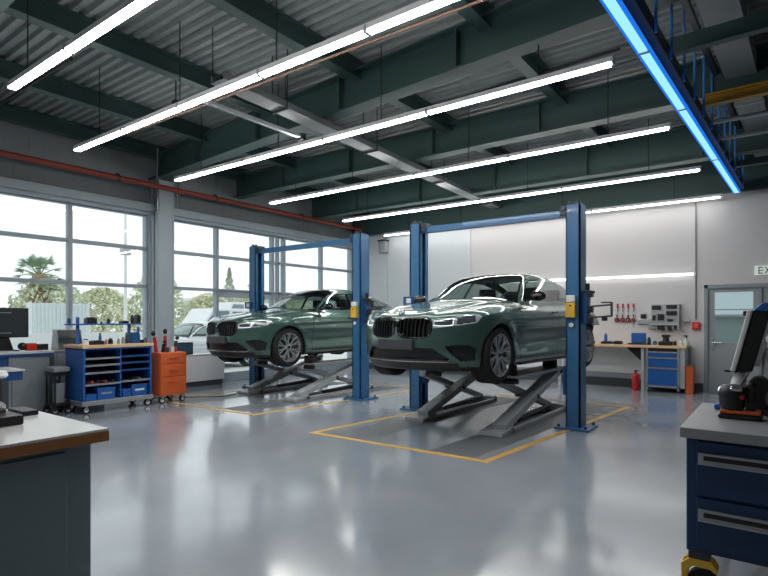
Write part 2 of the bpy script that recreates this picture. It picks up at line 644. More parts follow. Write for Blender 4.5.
strip('strip_light', -6.72, -1.4, 2.27, 4.0, (-5.35, -3.2), 'white strip light at the top left corner of the hall, nearest the camera', hang=(.08, .5, .9))
strip('strip_light', -8.42, -1.4, 3.68, 4.0, (-7.05, -5.75, -4.3, -2.9), 'second white strip light from the camera, passing in front of the cable tray', hang=(.1, .38, .62, .9))
strip('strip_light', -8.8, -1.32, 5.56, 4.0, (-6.9, -5.15, -3.45), 'third white strip light from the camera, above the near lift front', hang=(.1, .36, .62, .9))
strip('strip_light', -8.9, -1.16, 7.88, 4.0, (-6.92, -5.15, -3.4), 'fourth white strip light from the camera, over the lift crossbars', hang=(.1, .3, .62, .9))
strip('strip_light', -9.0, -1.08, 10.4, 4.0, (-7.0, -5.15, -3.4), 'fifth white strip light from the camera, behind the near lift top', hang=(.1, .3, .62, .9))
strip('strip_light', -9.2, -.93, 12.45, 3.90, (-7.1, -5.2, -3.4), 'farthest white strip light, hanging close in front of the back wall', hang=(.1, .3, .62, .9), led='leddim')
t = strip('blue_strip_light', -1.13, -.68, 3.0, 3.97, (5.42, 7.16, 9.72), 'glowing blue strip light slanting along the right of the ceiling', y1=12.55, hang=(), group=None, wd=.072, led='ledblue', housing='steeldark')
for sg in (-1, 1):
    MB(t).bar((-1.13 + sg * .05, 3.0, 3.99), (-.68 + sg * .05, 12.55, 3.99), .02, .035).build('blue_edge', 'ledblueedge', t)
# dark carrier beam above the blue strip, with rods
t = thing('lighting_gantry', 'dark lattice carrier with upright rods above the blue strip light', 'gantry', (-.8, 8, 4.1))
b = MB(t)
b.bar((-1.05, 3.0, 4.12), (-.6, 12.6, 4.12), .08, .14)
b.bar((-.93, 3.0, 4.75), (-.48, 12.6, 4.75), .06, .06)
b.build('carrier_beam', 'steeldark', t)
k = 0
yy = 3.3
while yy < 12.5:
    x = -1.0 + (yy - 3.0) * .0469
    MB(t).cyl((x + .03, yy, 4.0), (x + .03, yy, 4.75), .014, n=8).build('upright_rod', mat('rod blue lit', (60, 136, 216), .4), t)  # blue light of the strip is put into the rod colour
    yy += .62
# right side roof services
tag(MB().bar((-.95, 6.25, 4.32), (3.5, 6.1, 4.32), .10, .16).build('cross_beam', 'green'), 'dark green cross beam tinted blue at the right of the blue strip', 'beam')
tag(MB().bar((-.85, 10.95, 4.15), (3.5, 10.95, 4.15), .1, .1).build('cross_beam', 'green'), 'dark cross beam at the far right end of the blue strip', 'beam')
t = thing('crane_beam', 'ochre yellow crane beam at the upper right', 'beam', (-.9, 7.75, 4.2))
b = MB(t)
ibeam(b, (-.76, 7.78, 4.16), (3.5, 7.7, 4.16), .14, .10, .02)
b.build('beam_profile', 'ochre', t)
tag(MB().tube([(-.78, 8.6, 4.2), (3.5, 8.6, 4.2)], .03, 10).build('ceiling_pipe', 'alu'), 'pale pipe just behind the ochre beam, the nearer of two', 'pipe')
tag(MB().tube([(-.74, 9.45, 4.2), (3.5, 9.45, 4.2)], .03, 10).build('ceiling_pipe', 'alu'), 'pale pipe further behind the ochre beam, the farther of two', 'pipe')
t = thing('air_duct', 'grey rectangular air duct running to the back at the upper right', 'duct', (-.6, 6, 4.6))
MB(t).bar((-.72, 1.0, 4.76), (-.22, 12.6, 4.76), .34, .26).build('duct_body', 'siding', t)
for yy in (2.2, 4.6, 7.0, 9.4, 11.8):
    x = -.72 + (yy - 1.0) * .0431
    MB(t).box(x - .185, x + .185, yy - .015, yy + .015, 4.615, 4.905).build('duct_flange', 'steel', t)
for x, r, m_, l_ in ((.02, .035, 'cable', 'black pipe nearest the grey duct at the upper right'), (.13, .022, 'pipe', 'thin rust red pipe between the dark pipes at the upper right'),
                     (.25, .035, 'conduit', 'grey pipe outermost beside the duct at the upper right')):
    tag(MB().cyl((x, 1, 4.85), (x + .5, 12.6, 4.85), r, n=10).build('ceiling_pipe', m_), l_, 'pipe')
#@@ROOM_END
# ============================================================ the car: an implicit body turned into a mesh
def smax(a, b, k):
    h = np.clip(.5 - .5 * (b - a) / k, 0, 1)
    return b * (1 - h) + a * h + k * h * (1 - h)


def smin(a, b, k):
    return -smax(-a, -b, k)


def itp(x, tab):
    xs = np.array([p[0] for p in tab])
    ys = np.array([p[1] for p in tab])
    # smooth (monotone hermite) interpolation
    d = np.gradient(ys, xs)
    i = np.clip(np.searchsorted(xs, x) - 1, 0, len(xs) - 2)
    h = xs[i + 1] - xs[i]
    t = np.clip((x - xs[i]) / h, 0, 1)
    return ((2 * t ** 3 - 3 * t ** 2 + 1) * ys[i] + (t ** 3 - 2 * t ** 2 + t) * h * d[i] + (-2 * t ** 3 + 3 * t ** 2) * ys[i + 1] + (t ** 3 - t ** 2) * h * d[i + 1])


WX = (.92, 4.0)         # axle positions
WZ, WR = .36, .36
T_W = [(-.2, .90), (.3, .92), (.92, .95), (1.5, .935), (2.5, .93), (3.3, .938), (4.0, .955), (4.5, .93), (5.2, .86)]
T_P = [(.1, .09), (.2, .05), (.28, .02), (.40, .022), (.52, .03), (.66, .008), (.78, .0), (.87, .008), (.95, .045), (1.02, .10), (1.1, .17), (1.3, .35), (1.6, .6)]
T_T = [(-.3, .80), (-.05, .82), (.1, .865), (.3, .915), (.7, .985), (1.1, 1.045), (1.5, 1.075), (2.0, 1.055), (2.8, 1.055), (3.6, 1.09), (4.2, 1.14), (4.7, 1.165), (5.0, 1.13), (5.3, 1.08)]
T_G = [(.6, .56), (1.1, .89), (1.36, 1.07), (1.7, 1.25), (2.0, 1.395), (2.3, 1.492), (2.6, 1.528), (2.95, 1.535), (3.3, 1.51), (3.7, 1.44), (4.1, 1.325), (4.5, 1.18), (4.9, 1.03), (5.4, .8)]
T_F = [(.1, .20), (.2, .12), (.3, .045), (.40, .01), (.52, .0), (.62, .012), (.72, .02), (.80, .04), (.86, .08), (.95, .2), (1.2, .6)]
T_B = [(-.5, .205), (.5, .18), (1.3, .20), (3.6, .21), (4.3, .24), (5.3, .34)]


def front_x(ay, z):
    return .50 * ay ** 2 + .12 * ay ** 6 + itp(z, T_F)


def kidney(ay, z):
    cx, cz, hx, hz = .237, .705, .217, .120
    # leans outward towards the top
    u = np.abs((ay - cx) / (hx - .02 * (z < cz))) ** 3.2 + np.abs((z - cz) / hz) ** 3.2
    return (u ** (1 / 3.2) - 1) * .11


def poly_sd(px, py, P):
    d = np.full(px.shape, 1e9)
    s = np.ones(px.shape)
    n = len(P)
    for i in range(n):
        ax, ay_ = P[i]
        bx, by = P[i - 1]
        ex, ey = bx - ax, by - ay_
        wx, wy = px - ax, py - ay_
        t = np.clip((wx * ex + wy * ey) / (ex * ex + ey * ey), 0, 1)
        d = np.minimum(d, (wx - ex * t) ** 2 + (wy - ey * t) ** 2)
        c1 = py >= ay_
        c2 = py < by
        c3 = ex * wy > ey * wx
        s = np.where((c1 & c2 & c3) | (~c1 & ~c2 & ~c3), -s, s)
    return s * np.sqrt(d)


LOWG = [(-.2, .455), (.47, .455), (.64, .315), (-.2, .315)]
SIDEI = [(.60, .49), (.80, .50), (.865, .46), (.84, .325), (.74, .305), (.655, .40)]
LAMP = [(.46, .715), (.50, .785), (.72, .815), (.98, .865), (1.10, .872), (1.17, .845), (1.10, .765), (.90, .735), (.70, .715), (.55, .70)]
# side glass outline (x, z)
DLO = [(1.86, 1.085), (2.06, 1.20), (2.26, 1.315), (2.48, 1.385), (2.8, 1.41), (3.2, 1.40), (3.6, 1.345), (3.95, 1.265), (4.18, 1.19), (4.10, 1.155), (3.8, 1.125), (3.2, 1.10), (2.5, 1.085)]


def body_f(x, y, z):
    ay = np.abs(y)
    W = itp(x, T_W)
    for wx in WX:
        r = np.sqrt((x - wx) ** 2 + (z - WZ) ** 2)
        W = W + .014 * np.exp(-((r - .43) / .07) ** 2)
    P = itp(z, T_P)
    # hollow above the sill between the axles and a rising crease
    mid = np.exp(-((x - 2.4) / .95) ** 4)
    zc = .50 + .05 * (x - 2.4)
    P = P + .028 * mid * np.exp(-((z - zc) / .10) ** 2)
    zr = .84 + .03 * (x - 2.4)
    P = P + .012 * np.exp(-((z - (zr - .055)) / .035) ** 2) * np.clip((x - .9) / .5, 0, 1) - .006 * np.exp(-((z - zr) / .02) ** 2) * np.clip((x - .9) / .5, 0, 1)
    side = ay - (W - P)
    T = itp(x, T_T) - .085 * (ay / .9) ** 2.4
    cr = ay - (.30 + .16 * np.clip(x, 0, 1.6))
    hood = np.clip((1.75 - x) / .5, 0, 1) * np.clip((x + .05) / .3, 0, 1)
    T = T + hood * (.012 * np.exp(-(cr / .06) ** 2) - .010 * np.exp(-((cr - .11) / .07) ** 2) + .02 * np.exp(-((ay - .76) / .13) ** 2))
    top = (z - T) * .95
    fx = front_x(ay, z)
    front = (fx - x) * .85
    rear = x - (4.60 - .26 * (ay / .93) ** 3 - .10 * np.clip((.45 - z) / .25, 0, 1) ** 2 - .04 * np.abs(z - .7))
    bot = itp(x, T_B) - z
    # bumper fold under the lamps: inner cheek pushed in
    q = smax(side, front, .13)
    q = smax(q, rear, .12)
    q = smax(q, top, .055)
    q = smax(q, bot, .04)
    # bumper blade above the corner intake
    # greenhouse
    xs = x - .52 * ay ** 2 * np.clip((2.9 - x) / .9, 0, 1)
    G = itp(xs, T_G) - .075 * ay ** 2
    gt = (z - G) * .90
    Wg = .80 - .52 * (z - 1.05) - .25 * (z - 1.05) ** 2 - .16 * np.clip((x - 3.1) / 1.5, 0, 1) ** 2 - .05 * np.clip((2.2 - x) / .8, 0, 1) ** 2
    gs = (ay - Wg) * .88
    g = smax(gt, gs, .07)
    g = np.maximum(g, .7 - z)
    q = smin(q, g, .03)
    # wheel housings
    for wx in WX:
        c = np.sqrt((x - wx) ** 2 + (z - WZ) ** 2) - .398
        q = np.maximum(q, -np.maximum(c, .52 - ay))
    # recesses in the nose
    K = kidney(ay, z)
    q = np.maximum(q, -np.maximum(K, x - fx - .05))
    fz = (x < .6)
    L = np.where(fz, poly_sd(ay, z, LOWG), 1.)
    q = np.maximum(q, -np.maximum(L, x - fx - .05))
    S = np.where(fz, poly_sd(ay, z, SIDEI), 1.)
    q = np.maximum(q, -np.maximum(S, x - fx - .045))
    return q


def nets(f, lo, hi, h):
    nx, ny, nz = [int(round((b - a) / h)) + 1 for a, b in zip(lo, hi)]
    X = lo[0] + h * np.arange(nx)
    Y = lo[1] + h * np.arange(ny)
    Z = lo[2] + h * np.arange(nz)
    F = np.empty((nx, ny, nz), np.float32)
    for i in range(0, nx, 40):
        gx, gy, gz = np.meshgrid(X[i:i + 40], Y, Z, indexing='ij')
        F[i:i + 40] = f(gx, gy, gz)
    S = F < 0
    acc = np.zeros((nx - 1, ny - 1, nz - 1, 3), np.float32)
    cnt = np.zeros((nx - 1, ny - 1, nz - 1), np.float32)
    for ax in range(3):
        sl0 = [slice(None)] * 3
        sl1 = [slice(None)] * 3
        sl0[ax] = slice(0, -1)
        sl1[ax] = slice(1, None)
        a, b = F[tuple(sl0)], F[tuple(sl1)]
        cross = (a < 0) != (b < 0)
        t = np.where(cross, a / np.where(cross, a - b, 1), 0)
        o = [k for k in range(3) if k != ax]
        for d0 in (0, 1):
            for d1 in (0, 1):
                s = [slice(None)] * 3
                s[o[0]] = slice(d0, (nx, ny, nz)[o[0]] - 1 + d0)
                s[o[1]] = slice(d1, (nx, ny, nz)[o[1]] - 1 + d1)
                c = cross[tuple(s)]
                cnt += c
                acc[..., ax] += c * t[tuple(s)]
                acc[..., o[0]] += c * d0
                acc[..., o[1]] += c * d1
    act = cnt > 0
    idx = -np.ones(act.shape, np.int64)
    idx[act] = np.arange(act.sum())
    I = np.argwhere(act)
    V = (I + acc[act] / cnt[act][:, None]) * h + np.array(lo)
    Q = []
    for ax in range(3):
        sl0 = [slice(None)] * 3
        sl1 = [slice(None)] * 3
        sl0[ax] = slice(0, -1)
        sl1[ax] = slice(1, None)
        cross = S[tuple(sl0)] != S[tuple(sl1)]
        E = np.argwhere(cross)
        o = [(1, 2), (2, 0), (0, 1)][ax]
        ok = np.ones(len(E), bool)
        for k in o:
            ok &= (E[:, k] > 0) & (E[:, k] < (nx, ny, nz)[k] - 1)
        E = E[ok]
        u = np.zeros(3, int)
        v = np.zeros(3, int)
        u[o[0]] = 1
        v[o[1]] = 1
        g = lambda p: idx[p[:, 0], p[:, 1], p[:, 2]]
        q = np.stack([g(E - u - v), g(E - v), g(E), g(E - u)], 1)
        ins = S[tuple(E.T)]
        q[~ins] = q[~ins][:, ::-1]
        Q.append(q)
    return V, np.concatenate(Q)


def grad(f, V, e=.004):
    x, y, z = V.T
    g = np.stack([f(x + e, y, z) - f(x - e, y, z), f(x, y + e, z) - f(x, y - e, z), f(x, y, z + e) - f(x, y, z - e)], 1) / (2 * e)
    return g


def project(f, V, n, h):
    for _ in range(n):
        g = grad(f, V)
        v = f(*V.T)
        st = -(v / np.maximum((g ** 2).sum(1), .2))[:, None] * g
        L = np.linalg.norm(st, axis=1)[:, None]
        V = V + st * np.minimum(1, h / np.maximum(L, 1e-9))
    return V


def car_regions(V):
    """signed fields that name the zones of the body shell (negative inside)"""
    x, y, z = V.T
    ay = np.abs(y)
    R = {}
    R['side_window'] = np.maximum(poly_sd(x, z, DLO), .3 - ay)
    xs = x - .52 * ay ** 2 * np.clip((2.9 - x) / .9, 0, 1)
    R['windshield'] = np.maximum.reduce([1.41 - xs, xs - 2.30, ay - (.735 - .50 * (z - 1.08)), 1.0 - z])
    R['rear_window'] = np.maximum.reduce([3.62 - x, x - 4.45, ay - (.60 - .25 * np.clip(z - 1.1, 0, 1)), 1.14 - z])
    s = ay + .5 * x
    R['headlight'] = np.where(x < .85, poly_sd(s, z, LAMP), 1.)
    return R


def build_car(h=.0135):
    V, Q = nets(body_f, (-.06, -1.02, .12), (5.04, 1.02, 1.56), h)
    V = project(body_f, V, 3, h * .5)
    for nm in ('side_window', 'windshield', 'rear_window', 'headlight'):
        for _ in range(2):
            r = car_regions(V)[nm]
            e = .002
            g = np.stack([(car_regions(V + np.array(dv))[nm] - r) / e for dv in ((e, 0, 0), (0, e, 0), (0, 0, e))], 1)
            gn = np.maximum((g ** 2).sum(1), .3)
            mv = np.abs(r) < h * .62
            V[mv] -= (g * (r / gn)[:, None])[mv]
            V[mv] = project(body_f, V[mv], 1, h * .4)
    N = grad(body_f, V, .006)
    N /= np.maximum(np.linalg.norm(N, axis=1), 1e-6)[:, None]
    C = V[Q].mean(1)
    x, y, z = C.T
    ay = np.abs(y)
    R = car_regions(C)
    fx = front_x(ay, z)
    deep = x - fx > .022
    cls = np.full(len(C), 'body', dtype=object)
    front = x < .75
    hoodm = (R['windshield'] > 0) & (x < 1.62) & (ay < .74) & (z > .80) & (N[Q].mean(1)[:, 2] > .6) & (x > front_x(ay, .86) - .02)
    cls[hoodm] = 'hood'
    sd = (np.abs(N[Q].mean(1)[:, 1]) > .5) & (z > .27) & (z < 1.08)
    cls[sd & (x > 1.52) & (x < 2.72)] = 'front_door'
    cls[sd & (x >= 2.72) & (x < 3.66)] = 'rear_door'
    cls[(x < fx + .02) & (x < .62) & (z < .70) & (ay < .9)] = 'front_bumper'
    cls[(x > 4.3) & (z < .75)] = 'rear_bumper'
    cls[(x > 4.42) & (z > .82) & (z < .98) & (ay > .35)] = 'tail_light'
    cls[(x > 4.2) & (z > 1.05) & (R['rear_window'] > 0)] = 'trunk_lid'
    blk = front & (kidney(ay, z) < .012) & (x - fx < .2)
    cls[blk & ((kidney(ay, z) < 0) | (x < fx + .02))] = 'grille_recess'
    cls[front & (poly_sd(ay, z, LOWG) < .008) & (x < fx + .12)] = 'lower_intake'
    cls[front & (poly_sd(ay, z, SIDEI) < .006) & (x < fx + .12) & (ay > .5)] = 'side_intake'
    cls[(x < .62) & (z < .285) & (ay < .70)] = 'front_splitter'
    well = np.zeros(len(C), bool)
    for wx in WX:
        rr = np.sqrt((x - wx) ** 2 + (z - WZ) ** 2)
        well |= (rr < .402) & (ay < .93)
    cls[well] = 'wheel_housing'
    cls[(z < .24) & (cls != 'front_splitter')] = 'underbody'
    cls[(R['side_window'] < .016) & (ay > .3)] = 'window_trim'
    cls[(R['windshield'] < .014)] = 'window_trim'
    cls[(R['side_window'] < 0)] = 'side_window'
    bp = (np.abs(x - 2.80 - .12 * (z - 1.2)) < .035) | (np.abs(x - 3.80 + .1 * (z - 1.2)) < .014)
    cls[(R['side_window'] < 0) & bp] = 'window_trim'
    cls[R['windshield'] < 0] = 'windshield'
    cls[R['rear_window'] < 0] = 'rear_window'
    hl = R['headlight'] < 0
    cls[hl] = 'headlight'
    # bright light bars and dark lens pockets in the lamp
    s = ay + .5 * x
    L = poly_sd(s, z, LAMP)
    core = hl & (L < -.013)
    dark = core & (s > .56) & (s < 1.08) & ~((s > .80) & (s < .845))
    cls[dark] = 'lamp_pocket'
    return V, Q, N, cls


def car_paint():
    m = mat('green metallic paint', (52, 88, 76), .32, metal=.45, coat=1.0, var=0)
    t = m.node_tree
    b = t.nodes['Principled BSDF']
    tc = t.nodes.new('ShaderNodeTexCoord')
    nz = t.nodes.new('ShaderNodeTexNoise')
    nz.inputs['Scale'].default_value = 900
    t.links.new(tc.outputs['Object'], nz.inputs['Vector'])
    mx = t.nodes.new('ShaderNodeMixRGB')
    mx.inputs[1].default_value = s2l((54, 84, 77)) + (1,)
    mx.inputs[2].default_value = s2l((74, 108, 99)) + (1,)
    t.links.new(nz.outputs[0], mx.inputs[0])
    # shut lines (real gaps between the panels)
    sx = t.nodes.new('ShaderNodeSeparateXYZ')
    t.links.new(tc.outputs['Object'], sx.inputs[0])

    def mth(op, a, b_=None, c=None):
        n_ = t.nodes.new('ShaderNodeMath')
        n_.operation = op
        for i, v in enumerate((a, b_, c)):
            if v is None:
                continue
            if isinstance(v, (int, float)):
                n_.inputs[i].default_value = v
            else:
                t.links.new(v, n_.inputs[i])
        return n_.outputs[0]
    tot = None
    below = mth('LESS_THAN', sx.outputs[2], 1.07)
    above = mth('GREATER_THAN', sx.outputs[2], .30)
    for x0 in (1.50, 2.74, 3.64):
        dd = mth('LESS_THAN', mth('ABSOLUTE', mth('SUBTRACT', mth('MULTIPLY_ADD', sx.outputs[2], .08 if x0 > 3 else -.05, sx.outputs[0]), x0)), .007)
        dd = mth('MULTIPLY', mth('MULTIPLY', dd, below), above)
        tot = dd if tot is None else mth('MAXIMUM', tot, dd)
    # sill line under the doors
    dd = mth('LESS_THAN', mth('ABSOLUTE', mth('SUBTRACT', sx.outputs[2], .30)), .006)
    dd = mth('MULTIPLY', dd, mth('MULTIPLY', mth('GREATER_THAN', sx.outputs[0], 1.5), mth('LESS_THAN', sx.outputs[0], 3.6)))
    tot = mth('MAXIMUM', tot, dd)
    m2 = t.nodes.new('ShaderNodeMixRGB')
    t.links.new(tot, m2.inputs[0])
    t.links.new(mx.outputs[0], m2.inputs[1])
    m2.inputs[2].default_value = (.006, .008, .008, 1)
    t.links.new(m2.outputs[0], b.inputs['Base Color'])
    return m


M['paint'] = car_paint()
M['gloss'] = mat('gloss black trim', (10, 11, 12), .12, coat=.6, var=0)
M['lampglass'] = mat('lamp lens bright', (214, 222, 226), .08, metal=.35, coat=1., var=0)
M['lampdark'] = mat('lamp lens dark', (96, 106, 110), .08, metal=.5, coat=1., var=0)
M['tail'] = mat('tail lamp red', (120, 14, 16), .1, coat=1., var=0)
M['interior'] = mat('dark upholstery', (44, 44, 46), .7)
M['rim'] = mat('two tone rim', (176, 178, 180), .28, metal=.6, var=.05)
M['plate'] = mat('blank dark number plate', (62, 66, 72), .5, var=.04)
M['rotor'] = mat('brake rotor', (48, 48, 50), .5, metal=.3)
CARV, CARQ, CARN, CARC = build_car()
PMAT = dict(body='paint', hood='paint', front_door='paint', rear_door='paint', front_bumper='paint', rear_bumper='paint', trunk_lid='paint',
            grille_recess='gloss', lower_intake='black', side_intake='black', front_splitter='black', wheel_housing='rubber', underbody='rubber',
            window_trim='gloss', side_window='car glass', windshield='car glass', rear_window='car glass', headlight='lampglass', lamp_pocket='lampdark', tail_light='tail')
CARME = {}


def sub_mesh(nm, key, sel):
    q = CARQ[sel]
    u, inv = np.unique(q.ravel(), return_inverse=True)
    me = bpy.data.meshes.new(nm)
    me.vertices.add(len(u))
    me.vertices.foreach_set('co', CARV[u].astype(np.float32).ravel())
    me.loops.add(len(q) * 4)
    me.loops.foreach_set('vertex_index', inv.ravel().astype(np.int32))
    me.polygons.add(len(q))
    me.polygons.foreach_set('loop_start', np.arange(0, len(q) * 4, 4, dtype=np.int32))
    me.update(calc_edges=True)
    me.validate()
    me.polygons.foreach_set('use_smooth', [True] * len(me.polygons))
    if nm not in ('grille_recess', 'lower_intake', 'side_intake', 'wheel_housing', 'front_splitter', 'underbody'):
        me.normals_split_custom_set_from_vertices([tuple(v) for v in CARN[u]])
    pm = PMAT[nm]
    me.materials.append(M.get(pm) or MC[pm])
    CARME[key] = me
    return me


CY = CARV[CARQ].mean(1)[:, 1]
for nm in PMAT:
    sel = CARC == nm
    if not sel.any():
        continue
    if nm in ('side_window', 'front_door', 'rear_door', 'side_intake', 'headlight', 'lamp_pocket', 'tail_light', 'grille_recess'):
        sub_mesh(nm, nm + '/l', sel & (CY < 0))
        sub_mesh(nm, nm + '/r', sel & (CY >= 0))
    else:
        sub_mesh(nm, nm, sel)


def car_local_front(ay, z):
    return float(front_x(np.array([ay]), np.array([z]))[0])


def build_wheel(parent, x, y, out):
    """out = +1/-1 is the outer side"""
    wroot = bpy.data.objects.new('wheel', None)
    COL.objects.link(wroot)
    wroot.parent = parent
    wroot.location = (x, y, WZ)
    if out < 0:
        wroot.rotation_euler = (0, 0, PI)
    hw = .135
    tp = [(.262, -hw), (.30, -hw - .004), (.335, -hw + .004), (.353, -hw + .03)]
    for k in range(9):          # tread grooves
        yy = -hw + .04 + k * (2 * hw - .08) / 8
        tp += [(.360 if k % 2 == 0 else .354, yy - .008), (.360 if k % 2 == 0 else .354, yy + .008)]
    tp += [(.353, hw - .03), (.335, hw - .004), (.30, hw + .004), (.262, hw), (.255, 0)]
    MB().lathe(tp, axis='y', n=64, close=True).build('tyre', 'rubber', wroot, smooth=True)
    rp = [(.262, -hw + .004), (.262, hw - .004), (.268, hw + .004), (.255, hw + .002), (.243, hw - .02), (.235, hw - .06), (.23, -hw + .01)]
    MB().lathe(rp, axis='y', n=64, close=True).build('rim_barrel', 'rim', wroot, smooth=True)
    MB().lathe([(.001, .02), (.175, .02), (.175, .045), (.001, .045)], axis='y', n=40).build('brake_disc', 'rotor', wroot, smooth=True)
    b = MB()
    for k in range(7):
        a = 2.2 + k * .12
        b.cbox((math.cos(a) * .165, .055, math.sin(a) * .165), (.05, .07, .05))
    b.build('brake_caliper', 'steeldark', wroot)
    sp, dk = MB(), MB()
    for k in range(5):
        for s in (-1, 1):
            c0 = 2 * PI * k / 5
            a0, am, a1, a2_ = c0 + .16 * s, c0 + .20 * s, c0 + .20 * s, c0 + .46 * s
            A = (math.cos(c0 + .3 * s) * .04, hw - .035, math.sin(c0 + .3 * s) * .04)
            Mp = (math.cos(am) * .14, hw - .020, math.sin(am) * .14)
            B = (math.cos(a1) * .25, hw - .006, math.sin(a1) * .25)
            B2 = (math.cos(a2_) * .25, hw - .006, math.sin(a2_) * .25)
            sp.bar(A, Mp, .030, .024, up=(0, 1, 0))
            sp.bar(Mp, B, .024, .022, up=(0, 1, 0))
            sp.bar((math.cos(am + .03 * s) * .12, hw - .022, math.sin(am + .03 * s) * .12), B2, .018, .02, up=(0, 1, 0))
    sp.lathe([(.001, hw - .012), (.03, hw - .012), (.055, hw - .022), (.06, hw - .05), (.001, hw - .05)], axis='y', n=24)
    sp.build('rim_spokes', 'rim', wroot, bevel=.003)
    MB().lathe([(.001, hw - .006), (.026, hw - .008), (.028, hw - .014), (.001, hw - .014)], axis='y', n=24).build('hub_cap', 'gloss', wroot, smooth=True)
    return wroot


def build_full_car(name, label, cat, loc, ang, full=True, override=None):
    t = thing(name, label, cat, loc, ang)
    subs = {}
    for key, me in CARME.items():
        nm = key.split('/')[0]
        o = bpy.data.objects.new(nm, me)
        COL.objects.link(o)
        o.parent = t
        subs[key] = o
        if override and me.materials[0] == M['paint']:
            o.material_slots[0].link = 'OBJECT'
            o.material_slots[0].material = override
    for s in 'lr':
        if 'lamp_pocket/' + s in subs:
            subs['lamp_pocket/' + s].parent = subs['headlight/' + s]
    # wheels
    for wx in WX:
        for s in (-1, 1):
            build_wheel(t, wx, s * .80, s)
    if not full:
        return t
    # kidney grilles: surround ring and blades
    for s, key in ((-1, 'grille_recess/l'), (1, 'grille_recess/r')):
        g = subs[key]
        cx, cz, hx, hz = .237, .705, .217, .120
        ring = MB()
        n = 48
        pts = []
        for k in range(n):
            a = 2 * PI * k / n
            c, q = math.cos(a), math.sin(a)
            u = cx + hx * math.copysign(abs(c) ** (2 / 3.2), c)
            v = cz + hz * math.copysign(abs(q) ** (2 / 3.2), q)
            pts.append((car_local_front(u, v) - .004, s * u, v))
        ring.tube(pts + [pts[0]], .008, 6)
        ring.build('grille_surround', 'gloss', g, smooth=True)
        for k in range(8):
            u = cx - hx + (k + .7) * (2 * hx) / 8.4
            e = (1 - min(1, abs((u - cx) / hx)) ** 3.2) ** (1 / 3.2) * hz
            p = []
            for j in range(7):
                v = cz - e + 2 * e * j / 6
                p.append((car_local_front(u, v), s * u, v))
            bl = MB()
            for a, c in zip(p[:-1], p[1:]):
                bl.bar((a[0] + .022, a[1], a[2]), (c[0] + .022, c[1], c[2]), .009, .034, up=(1, 0, 0))
            bl.build('grille_blade', mat('grille blade black', (16, 17, 18), .3), g)
    # round badge on the hood edge
    bz = .868
    bx = car_local_front(.0, bz) + .0
    bd = bpy.data.objects.new('badge', None)
    COL.objects.link(bd)
    bd.parent = t
    bd.location = (.135, 0, .882)
    bd.rotation_euler = (0, math.radians(-35), 0)
    MB().cyl((0, 0, -.004), (0, 0, .006), .041, n=32).build('badge_ring', 'chrome', bd)
    for k in range(4):
        qb = MB()
        P_ = [(0, 0)] + [(math.cos(k * PI / 2 + j * PI / 16) * .026, math.sin(k * PI / 2 + j * PI / 16) * .026) for j in range(9)]
        qb.prism(P_, .006, .008, 'z')
        qb.build('badge_quarter', 'white' if k % 2 else 'blueshelf', bd)
    # number plate
    pl = MB()
    px = car_local_front(.0, .5)
    pl.box(px - .012, px + .02, -.265, .265, .44, .565)
    pl.build('number_plate', 'plate', t, bevel=.006)
    # bright blade on the splitter and light corner trims
    sb = MB()
    pr = [(car_local_front(abs(v), .30) - .02, v, .300 if abs(v) < .62 else .30 + (abs(v) - .62) * 1.0) for v in np.linspace(-.66, .66, 23)]
    for a, c in zip(pr[:-1], pr[1:]):
        sb.bar(a, c, .012, .012)
    sb.build('splitter_blade', 'chrome', t)
    for s in (-1, 1):
        # mirrors
        mb = MB()
        mb.sphere((1.88, s * 1.0, 1.125), .1, 8, (.75, 1.15, .68))
        mr = mb.build('wing_mirror', 'gloss', t, smooth=True)
        MB().bar((1.86, s * .80, 1.07), (1.90, s * .95, 1.085), .05, .03).build('mirror_foot', 'gloss', mr)
        # door handles
        for hx_ in (2.52, 3.44):
            MB().bar((hx_, s * .935, .905), (hx_ + .19, s * .94, .915), .028, .02).build('door_handle', 'gloss', subs[('front_door' if hx_ < 3 else 'rear_door') + ('/l' if s < 0 else '/r')], bevel=.006)
        MB().box(1.55, 3.4, s * .86 - .03, s * .86 + .03, .195, .235).build('sill_blade', 'gloss', t, bevel=.008)
        # fog/daylight strip in the lamp
        u = [(.54, .735), (.62, .727), (.74, .731), (.80, .74), (.80, .79)]
        lb = MB()
        pts = []
        for s_, z_ in u:
            lo_, hi_ = .3, 1.0
            for _ in range(30):
                m_ = (lo_ + hi_) / 2
                if m_ + .5 * car_local_front(m_, z_) < s_:
                    lo_ = m_
                else:
                    hi_ = m_
            pts.append((car_local_front(lo_, z_) - .003, s * lo_, z_))
        lb.tube(pts, .007, 6)
        lb.build('light_bar', mat('lamp light guide', (240, 244, 248), .3, emis=.6, var=0), subs['headlight' + ('/l' if s < 0 else '/r')])
    # cabin
    cab = MB()
    cab.box(1.75, 4.3, -.68, .68, .45, .60)
    cab.build('cabin_floor', 'interior', t)
    cab = MB().prism([(1.55, .75), (1.55, 1.03), (1.75, 1.06), (2.15, 1.03), (2.2, .75)], -.70, .70, 'y')
    cab.build('dashboard', 'interior', t, bevel=.02)
    MB().lathe([(.175, -.012), (.195, -.006), (.195, .006), (.175, .012)], axis='x', n=32, close=True).bar((0, -.17, 0), (0, .17, 0), .03, .03).bar((0, 0, 0), (0, 0, -.17), .03, .03, up=(0, 1, 0)).build('steering_wheel', 'black', t, smooth=True, loc=(2.30, -.37, 1.03))
